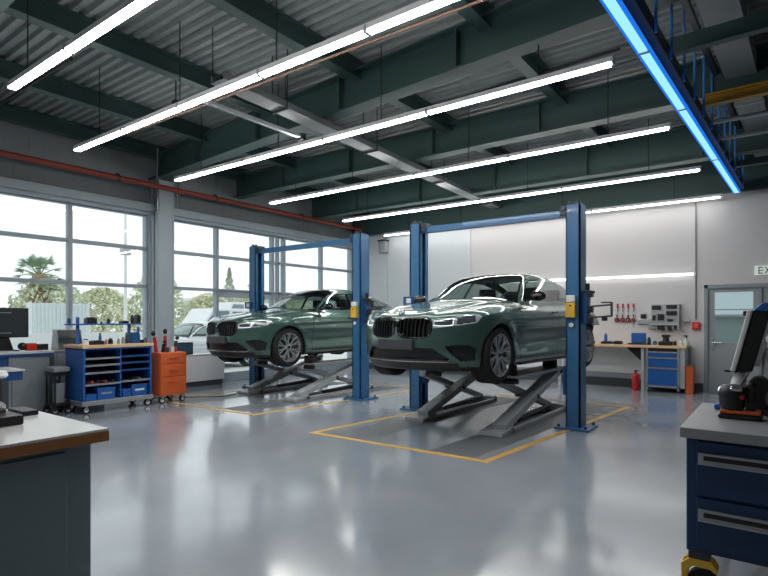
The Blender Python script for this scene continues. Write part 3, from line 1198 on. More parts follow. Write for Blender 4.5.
    for s in (-1, 1):
        for x0, wd_ in ((2.75, .27), (3.65, .30)):
            st = MB()
            st.prism([(x0 - .05, .60), (x0 - .45, .62), (x0 - .45, .74), (x0 + .0, .72), (x0 + .12, 1.12), (x0 + .22, 1.12), (x0 + .15, .6)], s * .37 - wd_, s * .37 + wd_, 'y')
            so = st.build('seat', 'interior', t, bevel=.03)
            MB().cbox((x0 + .19, s * .37, 1.22), (.10, .26, .17)).cyl((x0 + .18, s * .37 - .06, 1.1), (x0 + .19, s * .37 - .06, 1.2), .008, n=6).cyl((x0 + .18, s * .37 + .06, 1.1), (x0 + .19, s * .37 + .06, 1.2), .008, n=6).build('headrest', 'interior', so, bevel=.03)
    MB().cbox((2.28, 0, 1.37), (.03, .22, .06)).build('inner_mirror', 'black', t, bevel=.01)
    return t


ZC = .69
a1 = math.radians(90 - 3.5)
dirb = Vector((math.cos(a1), math.sin(a1), 0))
nose1 = Vector((-3.775, 5.33, ZC))
build_full_car('car', 'green metallic sedan raised on the nearer two-post lift, big black grille facing the camera', 'car', nose1, a1)
a2 = math.radians(90 - 2.0)
build_full_car('car', 'green metallic sedan raised on the far lift beside the windows', 'car', (-8.20, 5.97, .62), a2)
#@@CAR_END
# ============================================================ two-post lifts
def two_post_lift(label, XLp, XRp, Y, H, ctrl_label):
    t = thing('two_post_lift', label, 'car lift', ((XLp + XRp) / 2, Y, 0))
    for s, X in ((1, XLp), (-1, XRp)):
        # s = direction of the open channel
        w_, d_ = .20, .26
        p = MB(t)
        th = .02
        p.box(X - w_ / 2 * s, X - (w_ / 2 - .03) * s, Y - d_ / 2, Y + d_ / 2, .02, H) if s > 0 else p.box(X + (w_ / 2 - .03), X + w_ / 2, Y - d_ / 2, Y + d_ / 2, .02, H)
        xa, xb = sorted((X - w_ / 2 * s, X + w_ / 2 * s))
        p.box(xa, xb, Y - d_ / 2, Y - d_ / 2 + th, .02, H)
        p.box(xa, xb, Y + d_ / 2 - th, Y + d_ / 2, .02, H)
        xl, xm = sorted((X + w_ / 2 * s, X + (w_ / 2 - .02) * s))
        p.box(xl, xm, Y - d_ / 2, Y - d_ / 2 + .08, .02, H)
        p.box(xl, xm, Y + d_ / 2 - .08, Y + d_ / 2, .02, H)
        po = p.build('post', 'blue', t, bevel=.004)
        MB(t).box(X - w_ / 2 - .13, X + w_ / 2 + .13, Y - d_ / 2 - .10, Y + d_ / 2 + .12, 0, .03).build('base_plate', 'blue', po, bevel=.004)
        for ax in (-1, 1):
            for ay in (-1, 1):
                MB(t).cyl((X + ax * .18, Y + .01 + ay * .19, .03), (X + ax * .18, Y + .01 + ay * .19, .065), .018, n=6).build('anchor_bolt', 'steeldark', po)
        # screw and chain in the channel
        MB(t).cyl((X - .02 * s, Y, .05), (X - .02 * s, Y, H - .05), .028, n=10).build('lifting_screw', 'steeldark', po)
        MB(t).box(X - w_ / 2 + .01, X + w_ / 2 - .01, Y - d_ / 2 + .02, Y + d_ / 2 - .02, H - .01, H + .02).cyl((X - .05, Y - .06, H), (X - .05, Y - .06, H + .06), .03, n=10).cyl((X + .05, Y - .06, H), (X + .05, Y - .06, H + .05), .025, n=10).build('post_cap', 'steeldark', po)
        # sliding carriage and folded arm
        MB(t).box(min(X + .06 * s, X + (w_ / 2 + .06) * s), max(X + .06 * s, X + (w_ / 2 + .06) * s), Y - .07, Y + .07, .45, .85).build('carriage', 'bluedark', t, bevel=.006)
    # overhead bar
    b = MB(t)
    b.bar((XLp + .1, Y - .02, H - .10), (XRp - .1, Y - .02, H - .10), .09, .10)
    b.build('overhead_bar', 'blue', t, bevel=.006)
    for s, X in ((1, XLp), (-1, XRp)):
        MB(t).cbox((X + .15 * s, Y - .02, H - .06), (.09, .15, .13)).cyl((X + .15 * s, Y - .11, H - .03), (X + .15 * s, Y + .08, H - .03), .035, n=12).build('bar_bracket', 'steeldark', t)
    # control box on the right post, lock box on the left post
    X = XRp
    cb = MB(t).cbox((X - .015, Y - .17, 1.62), (.125, .08, .20)).build('control_box', 'yellow', t, bevel=.008)
    MB(t).cbox((X - .015, Y - .165, 1.775), (.12, .07, .09)).build('control_cap', 'white', cb, bevel=.01)
    MB(t).cbox((X - .015, Y - .212, 1.68), (.03, .006, .018)).build('rocker_switch', 'black', cb)
    MB(t).cyl((X - .015, Y - .15, 1.42), (X - .015, Y - .17, 1.42), .03, n=16).build('round_button', 'white', t)
    bk = MB(t)
    bk.cbox((X + .135, Y + .02, 1.66), (.07, .16, .46))
    br = bk.build('outer_bracket', 'bluedark', t, bevel=.01)
    for z in (1.48, 1.63, 1.84):
        MB(t).cbox((X + .20, Y - .02, z), (.055, .12, .09)).build('clamp_block', 'black', br, bevel=.008)
    MB(t).cyl((X + .16, Y - .02, 1.98), (X + .16, Y - .02, 1.88), .03, n=12).cbox((X + .19, Y - .05, 1.86), (.14, .05, .03)).build('release_knob', 'black', br)
    ar = MB(t)
    ar.bar((X + .2, Y, 1.67), (X + .47, Y - .02, 1.69), .05, .022)
    ar.bar((X + .2, Y, 1.52), (X + .47, Y - .02, 1.54), .05, .022)
    ar.bar((X + .47, Y - .02, 1.53), (X + .47, Y - .02, 1.72), .05, .018, up=(1, 0, 0))
    ar.bar((X + .34, Y - .02, 1.72), (X + .47, Y - .02, 1.72), .05, .018)
    ar.build('folded_arm', 'steeldark', br)
    MB(t).cbox((X + .38, Y - .02, 1.50), (.06, .06, .05)).build('arm_pad', 'rubber', br)
    X = XLp
    lb = MB(t).cbox((X - .10, Y - .14, 1.80), (.20, .06, .14)).build('lock_box', 'bluedark', t, bevel=.008)
    MB(t).cbox((X - .09, Y - .172, 1.80), (.09, .01, .08)).build('lock_label', 'white', lb)
    return t


two_post_lift('tall blue two-post lift around the nearer green car, yellow control box on its right post', -4.83, -2.26, 7.5, 3.06, '')
two_post_lift('tall blue two-post lift around the far green car, in front of the windows', -9.28, -6.33, 7.82, 3.08, '')


# ============================================================ scissor lifts
def scissor(label, X, Y0, Y1, ztop):
    t = thing('scissor_lift', label, 'car lift', (X, (Y0 + Y1) / 2, 0))
    b = MB(t)
    b.box(X + .11, X + .17, Y0 + .25, Y1 + .12, .004, .06)
    b.box(X - .19, X - .14, Y0 + .35, Y1 + .12, .004, .06)
    b.box(X - .19, X + .17, Y1 + .02, Y1 + .12, .004, .10)
    b.build('base_frame', 'steel', t, bevel=.004)
    MB(t).prism([(Y0 - .06, .004), (Y0 + .34, .004), (Y0 + .30, .10), (Y0 + .02, .055), (Y0 - .06, .05)], X - .15, X + .17, 'x').build('foot_plate', 'steel', t, bevel=.004)
    za, zb = .09, ztop - .08
    MB(t).bar((X + .06, Y0 + .10, za), (X + .06, Y1 - .12, zb), .19, .095).build('outer_arm', 'steel', t, bevel=.006)
    MB(t).bar((X - .11, Y0 + .36, zb), (X - .11, Y1 + .0, za), .12, .085).build('inner_arm', 'steel', t, bevel=.006)
    my, mz = (Y0 + Y1) / 2, (za + zb) / 2
    MB(t).cyl((X - .19, my + .04, mz + .0), (X + .17, my + .04, mz + .0), .032, n=14).build('pivot_pin', 'steeldark', t)
    MB(t).cyl((X - .02, Y0 + .9, .07), (X - .02, Y1 - .2, .10), .035, n=12).build('hydraulic_ram', 'black', t)
    p = MB(t)
    p.box(X - .18, X + .18, Y0 + .44, Y1 - .04, ztop - .055, ztop - .01)
    pf = p.build('platform', 'alu', t, bevel=.005)
    MB(t).cyl((X - .18, Y0 + .42, zb), (X + .18, Y0 + .42, zb), .038, n=14).build('roller', 'black', t)
    MB(t).cyl((X - .18, Y1 - .14, zb), (X + .18, Y1 - .14, zb), .038, n=14).build('roller', 'black', t)
    for yy in (Y0 + .52, Y1 - .2):
        MB(t).cbox((X, yy, ztop + .06), (.2, .14, .14)).build('support_pad', 'rubber', pf, bevel=.01)
    return t


scissor('dark grey scissor jack lift under the nearer car, beside its right blue post', -2.98, 6.36, 8.72, .745)
scissor('dark grey scissor jack lift under the nearer car, beside its left blue post', -4.32, 6.62, 8.95, .745)
scissor('grey scissor lift under the far car, beside its right blue post', -7.20, 6.85, 9.0, .675)
scissor('grey scissor lift under the far car, on the window side', -8.62, 6.95, 9.1, .675)

# floor markings and track plates (flat paint and steel let into the floor)
def ring(P_, wd, name, label):
    b = MB()
    c = Vector((sum(p[0] for p in P_) / 4, sum(p[1] for p in P_) / 4))
    inn = []
    for k in range(4):
        p, a, e = Vector(P_[k]), Vector(P_[k - 1]), Vector(P_[(k + 1) % 4])
        inn.append(p + (a - p).normalized() * wd + (e - p).normalized() * wd)
    vs = [(p[0], p[1], z) for z in (.0005, .003) for p in list(P_) + [tuple(q) for q in inn]]
    fs = []
    for k in range(4):
        j = (k + 1) % 4
        fs += [(k, j, 4 + j, 4 + k), (8 + k, 12 + k, 12 + j, 8 + j), (k, 8 + k, 8 + j, j), (4 + k, 4 + j, 12 + j, 12 + k)]
    b.add(vs, fs)
    return tag(b.build(name, 'mark'), label, 'floor marking')


ring([(-5.0, 5.07), (-2.45, 5.11), (-2.03, 9.86), (-4.45, 9.9)], .085, 'floor_marking', 'yellow rectangle painted on the floor around the nearer car lift')
ring([(-9.3, 5.42), (-6.58, 5.48), (-6.14, 9.9), (-8.9, 9.95)], .085, 'floor_marking', 'pale yellow rectangle painted on the floor around the far car lift')
for (x0, x1, y0, y1, lab) in ((-3.22, -2.66, 5.22, 9.6, 'dark steel track plate in the floor under the near scissor lift, right strip'),
                              (-4.66, -4.16, 5.22, 9.6, 'dark steel track plate in the floor at the yellow corner, left strip'),
                              (-7.5, -6.95, 5.6, 9.6, 'dark track plate in the floor below the far car, right strip'),
                              (-8.95, -8.4, 5.6, 9.6, 'dark track plate in the floor below the far car, window side strip')):
    tag(MB().prism([(x0, y0), (x1, y0), (x1 + .3, y1), (x0 + .3, y1)], .0005, .002, 'z').build('track_plate', 'track'), lab, 'floor plate')


# ============================================================ casters
def caster(parent, T, x, y, r=.05, m='white', fork='chrome'):
    c = MB(T)
    c.box(x - .025, x + .025, y - .03, y + .03, 2 * r + .005, 2 * r + .02)
    c.box(x - .026, x - .020, y - .02, y + .02, r, 2 * r + .01)
    c.box(x + .020, x + .026, y - .02, y + .02, r, 2 * r + .01)
    o = c.build('caster', fork, parent)
    MB(T).cyl((x - .018, y, r), (x + .018, y, r), r, n=18).build('caster_wheel', 'rubber', o, smooth=True)
    MB(T).cyl((x - .022, y, r), (x + .022, y, r), r * .55, n=18).build('wheel_hub', m, o, smooth=True)
    return o


# ============================================================ blue open shelf bench
X0, X1, Y0, Y1 = -9.36, -8.74, 3.92, 5.05
t = thing('shelf_bench', 'blue rolling workbench with open shelves and light wooden top by the windows', 'workbench', (-9.05, 4.5, 0))
b = MB(t)
b.box(X0, X1, Y0, Y0 + .03, .20, 1.03)
b.box(X0, X1, Y1 - .03, Y1, .20, 1.03)
b.box(X0, X0 + .02, Y0, Y1, .20, 1.03)
b.box(X0, X1, Y0, Y1, 1.01, 1.035)
b.box(X0, X1 - .005, (Y0 + Y1) / 2 + .02, (Y0 + Y1) / 2 + .04, .20, 1.03)
body = b.build('bench_body', 'blueshelf', t, bevel=.003)
ym = (Y0 + Y1) / 2 + .03
for z in (.45, .635, .755, .865):
    MB(t).box(X0 + .02, X1 - .01, Y0 + .03, ym - .01, z, z + .012).box(X1 - .015, X1 - .004, Y0 + .03, ym - .01, z - .012, z + .018).build('shelf_board', 'alu', body)
    MB(t).box(X0 + .02, X1 - .01, ym + .01, Y1 - .03, z + .01, z + .022).box(X1 - .015, X1 - .004, ym + .01, Y1 - .03, z, z + .03).build('shelf_board', 'alu' if z < .5 else 'bluedark', body)
MB(t).box(X0 - .01, X1 + .02, Y0 - .03, Y1 + .03, 1.035, 1.085).build('bench_top', 'wood', t, bevel=.006)
MB(t).box(X0, X1 + .02, Y0 - .03, Y1 + .02, .13, .20).build('bench_plinth', 'alu', t, bevel=.005)
for x in (X0 + .07, X1 - .05):
    for y in (Y0 + .06, Y1 - .05):
        caster(t, t, x, y, .062)
for (y, z, s, h) in ((Y0 + .14, .20, .16, .10), (Y0 + .38, .20, .28, .19), (ym + .12, .20, .14, .13), (ym + .34, .20, .27, .19)):
    q = thing('blue_box', {.16: 'small low blue box, leftmost on the bottom shelf of the bench', .28: 'taller blue box left of the divider on the bottom shelf',
                           .14: 'small blue box just right of the divider on the bottom shelf', .27: 'blue box with pale label at the right of the bottom shelf'}[s], 'box', (X1 - .2, y, z + .001))
    MB(q).box(X1 - .34, X1 - .04, y - s / 2, y + s / 2, z + .001, z + h).build('box_body', 'blueshelf', q, bevel=.008)
    MB(q).box(X1 - .345, X1 - .035, y - s / 2 - .004, y + s / 2 + .004, z + h - .03, z + h + .002).build('box_lid', 'blueshelf', q, bevel=.004)
    if s > .25:
        MB(q).box(X1 - .038, X1 - .033, y - s * .3, y + s * .3, z + h * .45, z + h * .62).build('box_label', 'white' if s == .27 else 'alu', q)
for k, (y, c_) in enumerate(((Y0 + .15, 'orange'), (Y0 + .24, 'steeldark'), (Y0 + .36, 'orange'), (Y0 + .47, 'steeldark'), (ym + .2, 'steeldark'), (ym + .33, 'alu'))):
    tag(MB().cyl((X1 - .30, y, .49), (X1 - .08, y + .03, .49), .012, n=8).cyl((X1 - .14, y + .022, .49), (X1 - .08, y + .03, .49), .018, n=8).build('hand_tool', c_, smooth=True),
        '%s hand tool lying on the lowest shelf board, %s' % ({'orange': 'orange', 'steeldark': 'dark', 'alu': 'silver'}[c_], ('leftmost', 'next to the leftmost', 'second orange one', 'left of the divider', 'right of the divider', 'at far right')[k]), 'tool')

# raised blue rail shelf on the bench top
t = thing('rail_shelf', 'blue raised rail shelf on posts above the wooden bench top', 'shelf', (-9.2, 4.5, 1.086))
XS = -9.16
b = MB(t)
b.box(XS - .10, XS + .10, Y0 - .06, Y1 + .0, 1.40, 1.425)
b.build('shelf_board', 'blueshelf', t, bevel=.003)
for y in (Y0 + .10, Y1 - .18):
    MB(t).box(XS - .02, XS + .02, y - .02, y + .02, 1.086, 1.53 if y < 4.5 else 1.40).build('shelf_post', 'blueshelf', t)
MB(t).box(XS - .02, XS + .02, Y0 - .05, Y0 - .01, 1.425, 1.51).build('end_stop', 'bluedark', t)
MB(t).box(XS - .02, XS + .02, Y1 - .03, Y1 + .0, 1.086, 1.36).build('shelf_post', 'blueshelf', t)
TOP = 1.0861
small = [
    # name, y, x, z0, (w along y), h, mat, label, shape
    ('dark_box', 4.22, XS, 1.4255, .14, .09, 'black', 'dark box on the blue rail shelf near its left post', 'box'),
    ('small_cup', 4.52, XS, 1.4255, .05, .07, 'steeldark', 'small dark cup in the middle of the blue rail shelf', 'cyl'),
    ('small_cup', 4.40, XS, 1.4255, .03, .03, 'blueshelf', 'tiny blue cap on the blue rail shelf', 'cyl'),
    ('clamp_tool', 4.78, XS, 1.4255, .10, .04, 'black', 'small black clamp lying on the blue rail shelf', 'box'),
    ('black_canister', 4.93, XS, 1.4255, .05, .13, 'black', 'slim black canister on the rail shelf, left of the two', 'cyl'),
    ('black_speaker', 5.02, XS, 1.4255, .06, .13, 'black', 'black boxy canister at the right end of the rail shelf', 'box'),
    ('spray_can', 4.30, -9.0, TOP, .04, .16, 'blueshelf', 'blue spray bottle standing at the left of the bench top', 'cyl'),
    ('tool_case', 4.20, -8.9, TOP, .17, .06, 'black', 'black tool case on the left of the bench top', 'box'),
    ('orange_tin', 4.33, -8.86, TOP, .03, .07, 'orange', 'little orange tin beside the black tool case', 'cyl'),
    ('white_jug', 4.05, -8.95, TOP, .09, .08, 'white', 'white jug near the diagnostic screen on the bench', 'cyl'),
    ('black_cup', 4.47, -9.0, TOP, .07, .08, 'black', 'black cup in the middle of the wooden bench top', 'cyl'),
    ('clear_bottle', 4.58, -8.95, TOP, .04, .07, 'alu', 'short silvery bottle on the bench top, left of the tall one', 'cyl'),
    ('clear_bottle', 4.66, -8.95, TOP, .05, .09, 'alu', 'silvery bottle with pale cap on the bench top', 'cyl'),
    ('dark_bottle', 4.73, -8.98, TOP, .035, .16, 'steeldark', 'tall thin dark bottle on the bench top', 'cyl'),
    ('blue_container', 4.85, -8.95, TOP, .13, .16, 'bluedark', 'square dark blue container on the bench top', 'box'),
    ('black_clamp', 4.97, -8.95, TOP, .07, .05, 'black', 'small black block beside the blue container on the bench', 'box'),
    ('silver_pot', 5.0, -8.85, TOP, .05, .08, 'chrome', 'small bright metal pot at the right end of the bench', 'cyl'),
]
for nm, y, x, z, wd, h, m_, lab, sh in small:
    h *= 1.15
    wd *= 1.1
    q = thing(nm, lab, 'container' if sh == 'cyl' else 'box', (x, y, z))
    if sh == 'cyl':
        r = wd / 2
        MB(q).lathe([(.001, z), (r, z), (r, z + h * .72), (r * .6, z + h * .82), (r * .6, z + h * .86), (.001, z + h * .86)], (x, y, 0), n=18).build('vessel', m_, q, smooth=True)
        MB(q).cyl((x, y, z + h * .86), (x, y, z + h), r * .65, n=14).build('cap', 'black' if m_ != 'black' else 'steeldark', q)
    else:
        MB(q).box(x - .07, x + .07, y - wd / 2, y + wd / 2, z, z + h * .85).build('case', m_, q, bevel=.004)
        MB(q).box(x - .05, x + .05, y - wd * .35, y + wd * .35, z + h * .85, z + h).build('lid', m_, q, bevel=.003)

# ============================================================ orange drawer cabinet with tools
X0, X1, Y0, Y1 = -9.25, -8.72, 5.20, 5.72
t = thing('tool_trolley', 'orange rolling drawer cabinet beside the blue shelf bench', 'cabinet', (-8.95, 5.46, 0))
MB(t).box(X0, X1 - .02, Y0, Y1, .14, .90).build('cabinet_body', 'orange', t, bevel=.006)
for z0, z1 in ((.15, .47), (.48, .70), (.71, .89)):
    dr = MB(t).box(X1 - .02, X1, Y0 + .01, Y1 - .01, z0, z1).build('drawer', 'orange', t, bevel=.004)
    zz = z1 - .09 if z1 < .5 else (z0 + z1) / 2
    MB(t).box(X1, X1 + .018, Y0 + .17, Y1 - .17, zz - .008, zz + .008).build('handle', 'orange' if z1 < .8 else 'chrome', dr)
for x in (X0 + .07, X1 - .06):
    for y in (Y0 + .06, Y1 - .06):
        caster(t, t, x, y, .058)
tk = [(-8.95, 5.26, .44, 'red', 'black', 'tall screwdriver with red and black grip, leftmost on the orange cabinet', -.06),
      (-8.98, 5.40, .24, 'black', 'black', 'short black tool with round head on the orange cabinet', .04),
      (-9.05, 5.49, .48, 'red', 'black', 'tallest black and red tool standing on the orange cabinet', .0),
      (-8.95, 5.62, .32, 'steeldark', 'black', 'black curved tool at the right on the orange cabinet', .05)]
for x, y, h, c1, c2, lab, ln in tk:
    q = thing('hand_tool', lab, 'tool', (x, y, .901))
    MB(q).cyl((x, y, .901), (x, y + ln * .6, .90 + h * .62), .030, n=12).build('shaft', c1, q, smooth=True)
    MB(q).sphere((x, y + ln, .90 + h * .78), .048, 8, (.8, .8, h * 2.2)).build('grip', c2, q, smooth=True)
for y, m_, lab in ((5.42, 'green', 'green tin among the tools on the orange cabinet'), (5.52, 'white', 'white tin among the tools on the orange cabinet'), (5.57, 'red', 'small red tin at the right on the orange cabinet')):
    tag(MB().lathe([(.001, .901), (.03, .901), (.03, .99), (.026, .995), (.001, .995)], (-8.86, y, 0), n=18).build('tin', m_, smooth=True), lab, 'tin')

# radiator / heater box below the second window
t = thing('radiator', 'pale grey flat radiator box under the window right of the orange cabinet', 'radiator', (XL + .15, 7.1, 0))
MB(t).box(XL + .02, XL + .26, 6.53, 7.76, .12, .70).build('radiator_body', 'white', t, bevel=.01)
MB(t).box(XL + .02, XL + .22, 6.56, 7.73, 0, .12).build('radiator_plinth', 'base', t)
MB(t).box(XL + .02, XL + .28, 6.52, 7.77, .70, .72).build('radiator_cover', 'white', t, bevel=.004)
t = thing('display_box', 'dark screen box standing on the radiator cover beside the orange cabinet', 'box', (XL + .15, 6.75, .72))
MB(t).box(XL + .10, XL + .2, 6.55, 6.98, .722, .99).build('case', 'black', t, bevel=.008)
MB(t).box(XL + .2, XL + .205, 6.58, 6.95, .75, .96).build('screen', mat('dim screen', (58, 84, 100), .2), t)

# ============================================================ left desk, monitor and neighbours
t = thing('desk_cabinet', 'grey steel desk cabinet with pale top at the far left', 'desk', (-9.95, 3.0, 0))
MB(t).box(-10.3, -9.66, 3.22, 3.80, .0, .90).build('cabinet_body', 'greycab', t, bevel=.005)
MB(t).box(-10.3, -9.67, 1.2, 3.22, .76, .90).build('apron', 'bluedark', t)
MB(t).box(-9.66, -9.645, 3.26, 3.76, .04, .84).build('cabinet_door', 'greycab', t, bevel=.004)
MB(t).box(-9.665, -9.63, 1.2, 3.84, .905, .945).build('top_rail', 'bluedark', t)
MB(t).box(-10.34, -9.63, 1.2, 3.86, .945, .985).build('desk_top', 'laminate', t, bevel=.005)
MB(t).box(-10.25, -10.2, 1.25, 1.3, .0, .76).build('leg', 'greycab', t)
MB(t).box(-9.75, -9.7, 1.25, 1.3, .0, .76).build('leg', 'greycab', t)
t = thing('monitor', 'large dark grey computer monitor on the desk at the left edge', 'monitor', (-9.95, 2.9, .986))
MB(t).box(-9.99, -9.94, 2.50, 3.60, 1.20, 1.68).build('monitor_case', 'black', t, bevel=.01)
MB(t).box(-9.94, -9.935, 2.53, 3.57, 1.23, 1.65).build('screen', mat('monitor glass', (52, 60, 64), .25, var=0), t)
MB(t).prism([(3.12, .99), (3.40, .99), (3.32, 1.25), (3.20, 1.25)], -10.02, -9.98, 'x').cbox((-9.98, 3.26, .995), (.22, .36, .015)).build('stand', 'black', t)
for z in (1.275, 1.60):
    MB(t).box(-9.935, -9.932, 2.6, 3.35, z - .004, z + .004).build('bezel_line', 'steel', t)
t = thing('red_grinder', 'red and black power tool lying on the desk right of the monitor', 'tool', (-9.8, 3.38, .986))
MB(t).cbox((-9.76, 3.56, 1.05), (.10, .16, .12)).build('motor_body', 'red', t, bevel=.015)
MB(t).sphere((-9.78, 3.45, 1.06), .065, 8).build('gear_head', 'black', t, smooth=True)
MB(t).cbox((-9.80, 3.74, 1.04), (.07, .18, .10)).build('battery_pack', 'black', t, bevel=.01)
t = thing('paper_stack', 'white papers and tray lying between the monitor and red tool', 'paper', (-9.8, 3.3, .986))
MB(t).box(-9.95, -9.70, 3.15, 3.30, .9865, .994).build('paper_sheets', 'white', t)
t = thing('side_table', 'blue edged low work table with white top in front of the desk', 'table', (-8.3, 2.5, 0))
MB(t).box(-8.6, -8.0, 1.3, 2.83, .70, .815).build('table_frame', 'bluedark', t, bevel=.005)
MB(t).box(-8.62, -7.98, 1.28, 2.85, .815, .84).build('table_top', 'laminate', t, bevel=.004)
for x in (-8.55, -8.05):
    for y in (1.35, 2.35):
        MB(t).box(x - .02, x + .02, y - .02, y + .02, 0, .70).build('leg', 'black', t)
t = thing('side_cabinet', 'grey low cabinet against the window wall behind the diagnostic screen', 'cabinet', (-10.1, 4.3, 0))
MB(t).box(-10.45, -9.78, 3.92, 4.75, 0, .95).build('cabinet_body', 'greycab', t, bevel=.006)
MB(t).box(-10.47, -9.76, 3.90, 4.77, .95, .975).build('cabinet_top', 'greytop', t, bevel=.004)
MB(t).box(-9.78, -9.765, 3.96, 4.71, .05, .9).build('cabinet_door', 'greycab', t, bevel=.003)
t = thing('diagnostic_screen', 'dark tilted diagnostic screen with pale casing left of the blue bench', 'screen', (-9.95, 4.2, .976))
MB(t).prism([(-10.12, .977), (-9.86, .977), (-9.93, 1.31), (-10.05, 1.33)], 4.0, 4.42, 'y').build('casing', 'greytop', t, bevel=.012)
MB(t).prism([(-9.868, .995), (-9.852, .995), (-9.918, 1.305), (-9.934, 1.305)], 4.03, 4.40, 'y').build('screen', mat('dark green screen', (40, 54, 54), .2), t)
t = thing('printer_cart', 'black wheeled cart with pale padded top between the desk and blue bench', 'cart', (-9.27, 3.77, 0))
MB(t).box(-9.46, -9.10, 3.64, 3.885, .66, .74).build('padded_top', 'greytop', t, bevel=.02)
MB(t).box(-9.45, -9.11, 3.65, 3.875, .60, .66).build('top_frame', 'black', t)
MB(t).box(-9.45, -9.11, 3.65, 3.875, .13, .16).build('cart_shelf', 'black', t)
for x in (-9.44, -9.14):
    for y in (3.66, 3.85):
        MB(t).box(x, x + .02, y, y + .02, .12, .60).build('post', 'black', t)
        caster(t, t, x + .01, y + .01, .05, 'steel', 'black')
t = thing('canister', 'pale canister with dark neck standing in the black cart', 'canister', (-9.22, 3.76, .161))
MB(t).box(-9.32, -9.16, 3.70, 3.83, .162, .48).build('canister_body', 'alu', t, bevel=.015)
MB(t).cyl((-9.24, 3.76, .48), (-9.24, 3.76, .54), .035, n=14).build('neck', 'steeldark', t)

# ============================================================ front left bench
t = thing('workbench', 'large dark grey workbench with white top and brown edge at the lower left', 'workbench', (-3.5, .2, 0))
MB(t).box(-4.05, -3.03, -1.4, 1.40, .0, .83).build('bench_body', 'darkcab', t, bevel=.006)
MB(t).box(-3.03, -3.015, -1.35, 1.27, .05, .80).build('side_panel', 'darkcab', t, bevel=.004)
MB(t).box(-4.14, -2.97, -1.45, 1.47, .83, .885).build('edge_band', 'woodedge', t, bevel=.003)
MB(t).box(-4.138, -2.972, -1.448, 1.468, .885, .90).build('bench_top', 'laminate', t, bevel=.003)
t = thing('bench_tool', 'black and silver bench machine on the white top at the left edge', 'machine', (-3.8, 1.15, .901))
MB(t).box(-3.95, -3.46, 1.05, 1.23, .901, .955).build('machine_base', 'black', t, bevel=.008)
MB(t).cyl((-3.98, 1.2, .901), (-3.98, 1.2, 1.13), .10, .09, n=28).build('machine_column', 'black', t, smooth=True)
MB(t).lathe([(.001, 1.13), (.11, 1.13), (.12, 1.145), (.11, 1.17), (.001, 1.175)], (-3.98, 1.2, 0), n=32).build('top_plate', 'white', t, smooth=True)
MB(t).cyl((-3.86, 1.10, 1.03), (-3.62, 1.17, .99), .028, n=14).cyl((-3.80, 1.12, 1.08), (-3.66, 1.16, 1.06), .02, n=12).cbox((-3.66, 1.14, .965), (.10, .10, .03)).build('chrome_jaw', 'chrome', t, smooth=True)
t = thing('flat_tray', 'thin black tray lying on the white bench top', 'tray', (-3.86, 1.36, .901))
MB(t).box(-3.98, -3.74, 1.32, 1.41, .901, .93).build('tray_plate', 'black', t, bevel=.004)

# ============================================================ front right drawer cabinet
t = thing('drawer_cabinet', 'dark blue drawer cabinet with grey worktop on yellow casters at the lower right', 'cabinet', (.1, 3.75, 0))
MB(t).box(-.41, .75, 3.32, 4.26, .245, .865).build('cabinet_body', 'navy', t, bevel=.006)
MB(t).box(-.435, .78, 3.255, 4.30, .865, .92).build('worktop', 'greytop', t, bevel=.005)
for z0, z1 in ((.28, .545), (.56, .845)):
    dr = MB(t).box(-.36, .70, 3.295, 3.32, z0, z1).build('drawer', 'navy', t, bevel=.003)
    MB(t).box(-.35, .68, 3.275, 3.295, z1 - .115, z1 - .055).box(-.35, .68, 3.262, 3.275, z1 - .115, z1 - .105).build('handle', 'alu', dr, bevel=.002)
    MB(t).box(-.325, .66, 3.272, 3.276, z1 - .092, z1 - .068).build('grip_recess', 'black', dr)
for x in (-.35, .66):
    for y in (3.36, 4.18):
        c = MB(t)
        c.box(x - .05, x + .05, y - .04, y + .05, .205, .245)
        co = c.build('caster_plate', 'steeldark', t)
        MB(t).prism([(x - .085, .03), (x - .085, .17), (x - .05, .205), (x + .06, .205), (x + .085, .17), (x + .085, .14), (x + .05, .165), (x - .03, .165), (x - .055, .14), (x - .055, .03)], y - .045, y - .03, 'y').prism([(x - .085, .03), (x - .085, .17), (x - .05, .205), (x + .06, .205), (x + .085, .17), (x + .085, .14), (x + .05, .165), (x - .03, .165), (x - .055, .14), (x - .055, .03)], y + .03, y + .045, 'y').build('caster_guard', 'yellow', co, bevel=.004)
        MB(t).cyl((x + .015, y - .025, .075), (x + .015, y + .025, .075), .075, n=28).build('caster_wheel', 'rubber', co, smooth=True)
        MB(t).cyl((x + .015, y - .03, .075), (x + .015, y + .03, .075), .04, n=20).build('wheel_hub', 'chrome', co, smooth=True)

# black cutting tool with orange base
Z = .921
t = thing('cutting_tool', 'black motor tool with an orange base plate on the grey worktop', 'tool', (-.2, 3.72, Z))
cx, cy = -.195, 3.74
MB(t).cbox((cx + .01, cy, Z + .014), (.215, .13, .028)).build('rubber_foot', 'black', t, bevel=.01)
MB(t).cbox((cx + .01, cy, Z + .040), (.20, .12, .022)).build('base_plate', 'orange', t, bevel=.01)
MB(t).lathe([(.001, Z + .051), (.055, Z + .051), (.066, Z + .075), (.068, Z + .12), (.074, Z + .14), (.07, Z + .165), (.05, Z + .19), (.03, Z + .195), (.001, Z + .195)], (cx - .03, cy, 0), n=28).build('motor_housing', 'black', t, smooth=True)
MB(t).cyl((cx - .09, cy - .01, Z + .155), (cx - .02, cy - .045, Z + .17), .022, n=14).cyl((cx - .03, cy - .055, Z + .175), (cx + .02, cy - .05, Z + .175), .018, n=14).build('vent_ring', 'chrome', t, smooth=True)
MB(t).cyl((cx + .06, cy, Z + .05), (cx + .06, cy, Z + .20), .022, n=14).cbox((cx + .06, cy, Z + .07), (.05, .05, .04)).sphere((cx + .06, cy, Z + .19), .032, 8).build('feed_column', 'black', t, smooth=True)
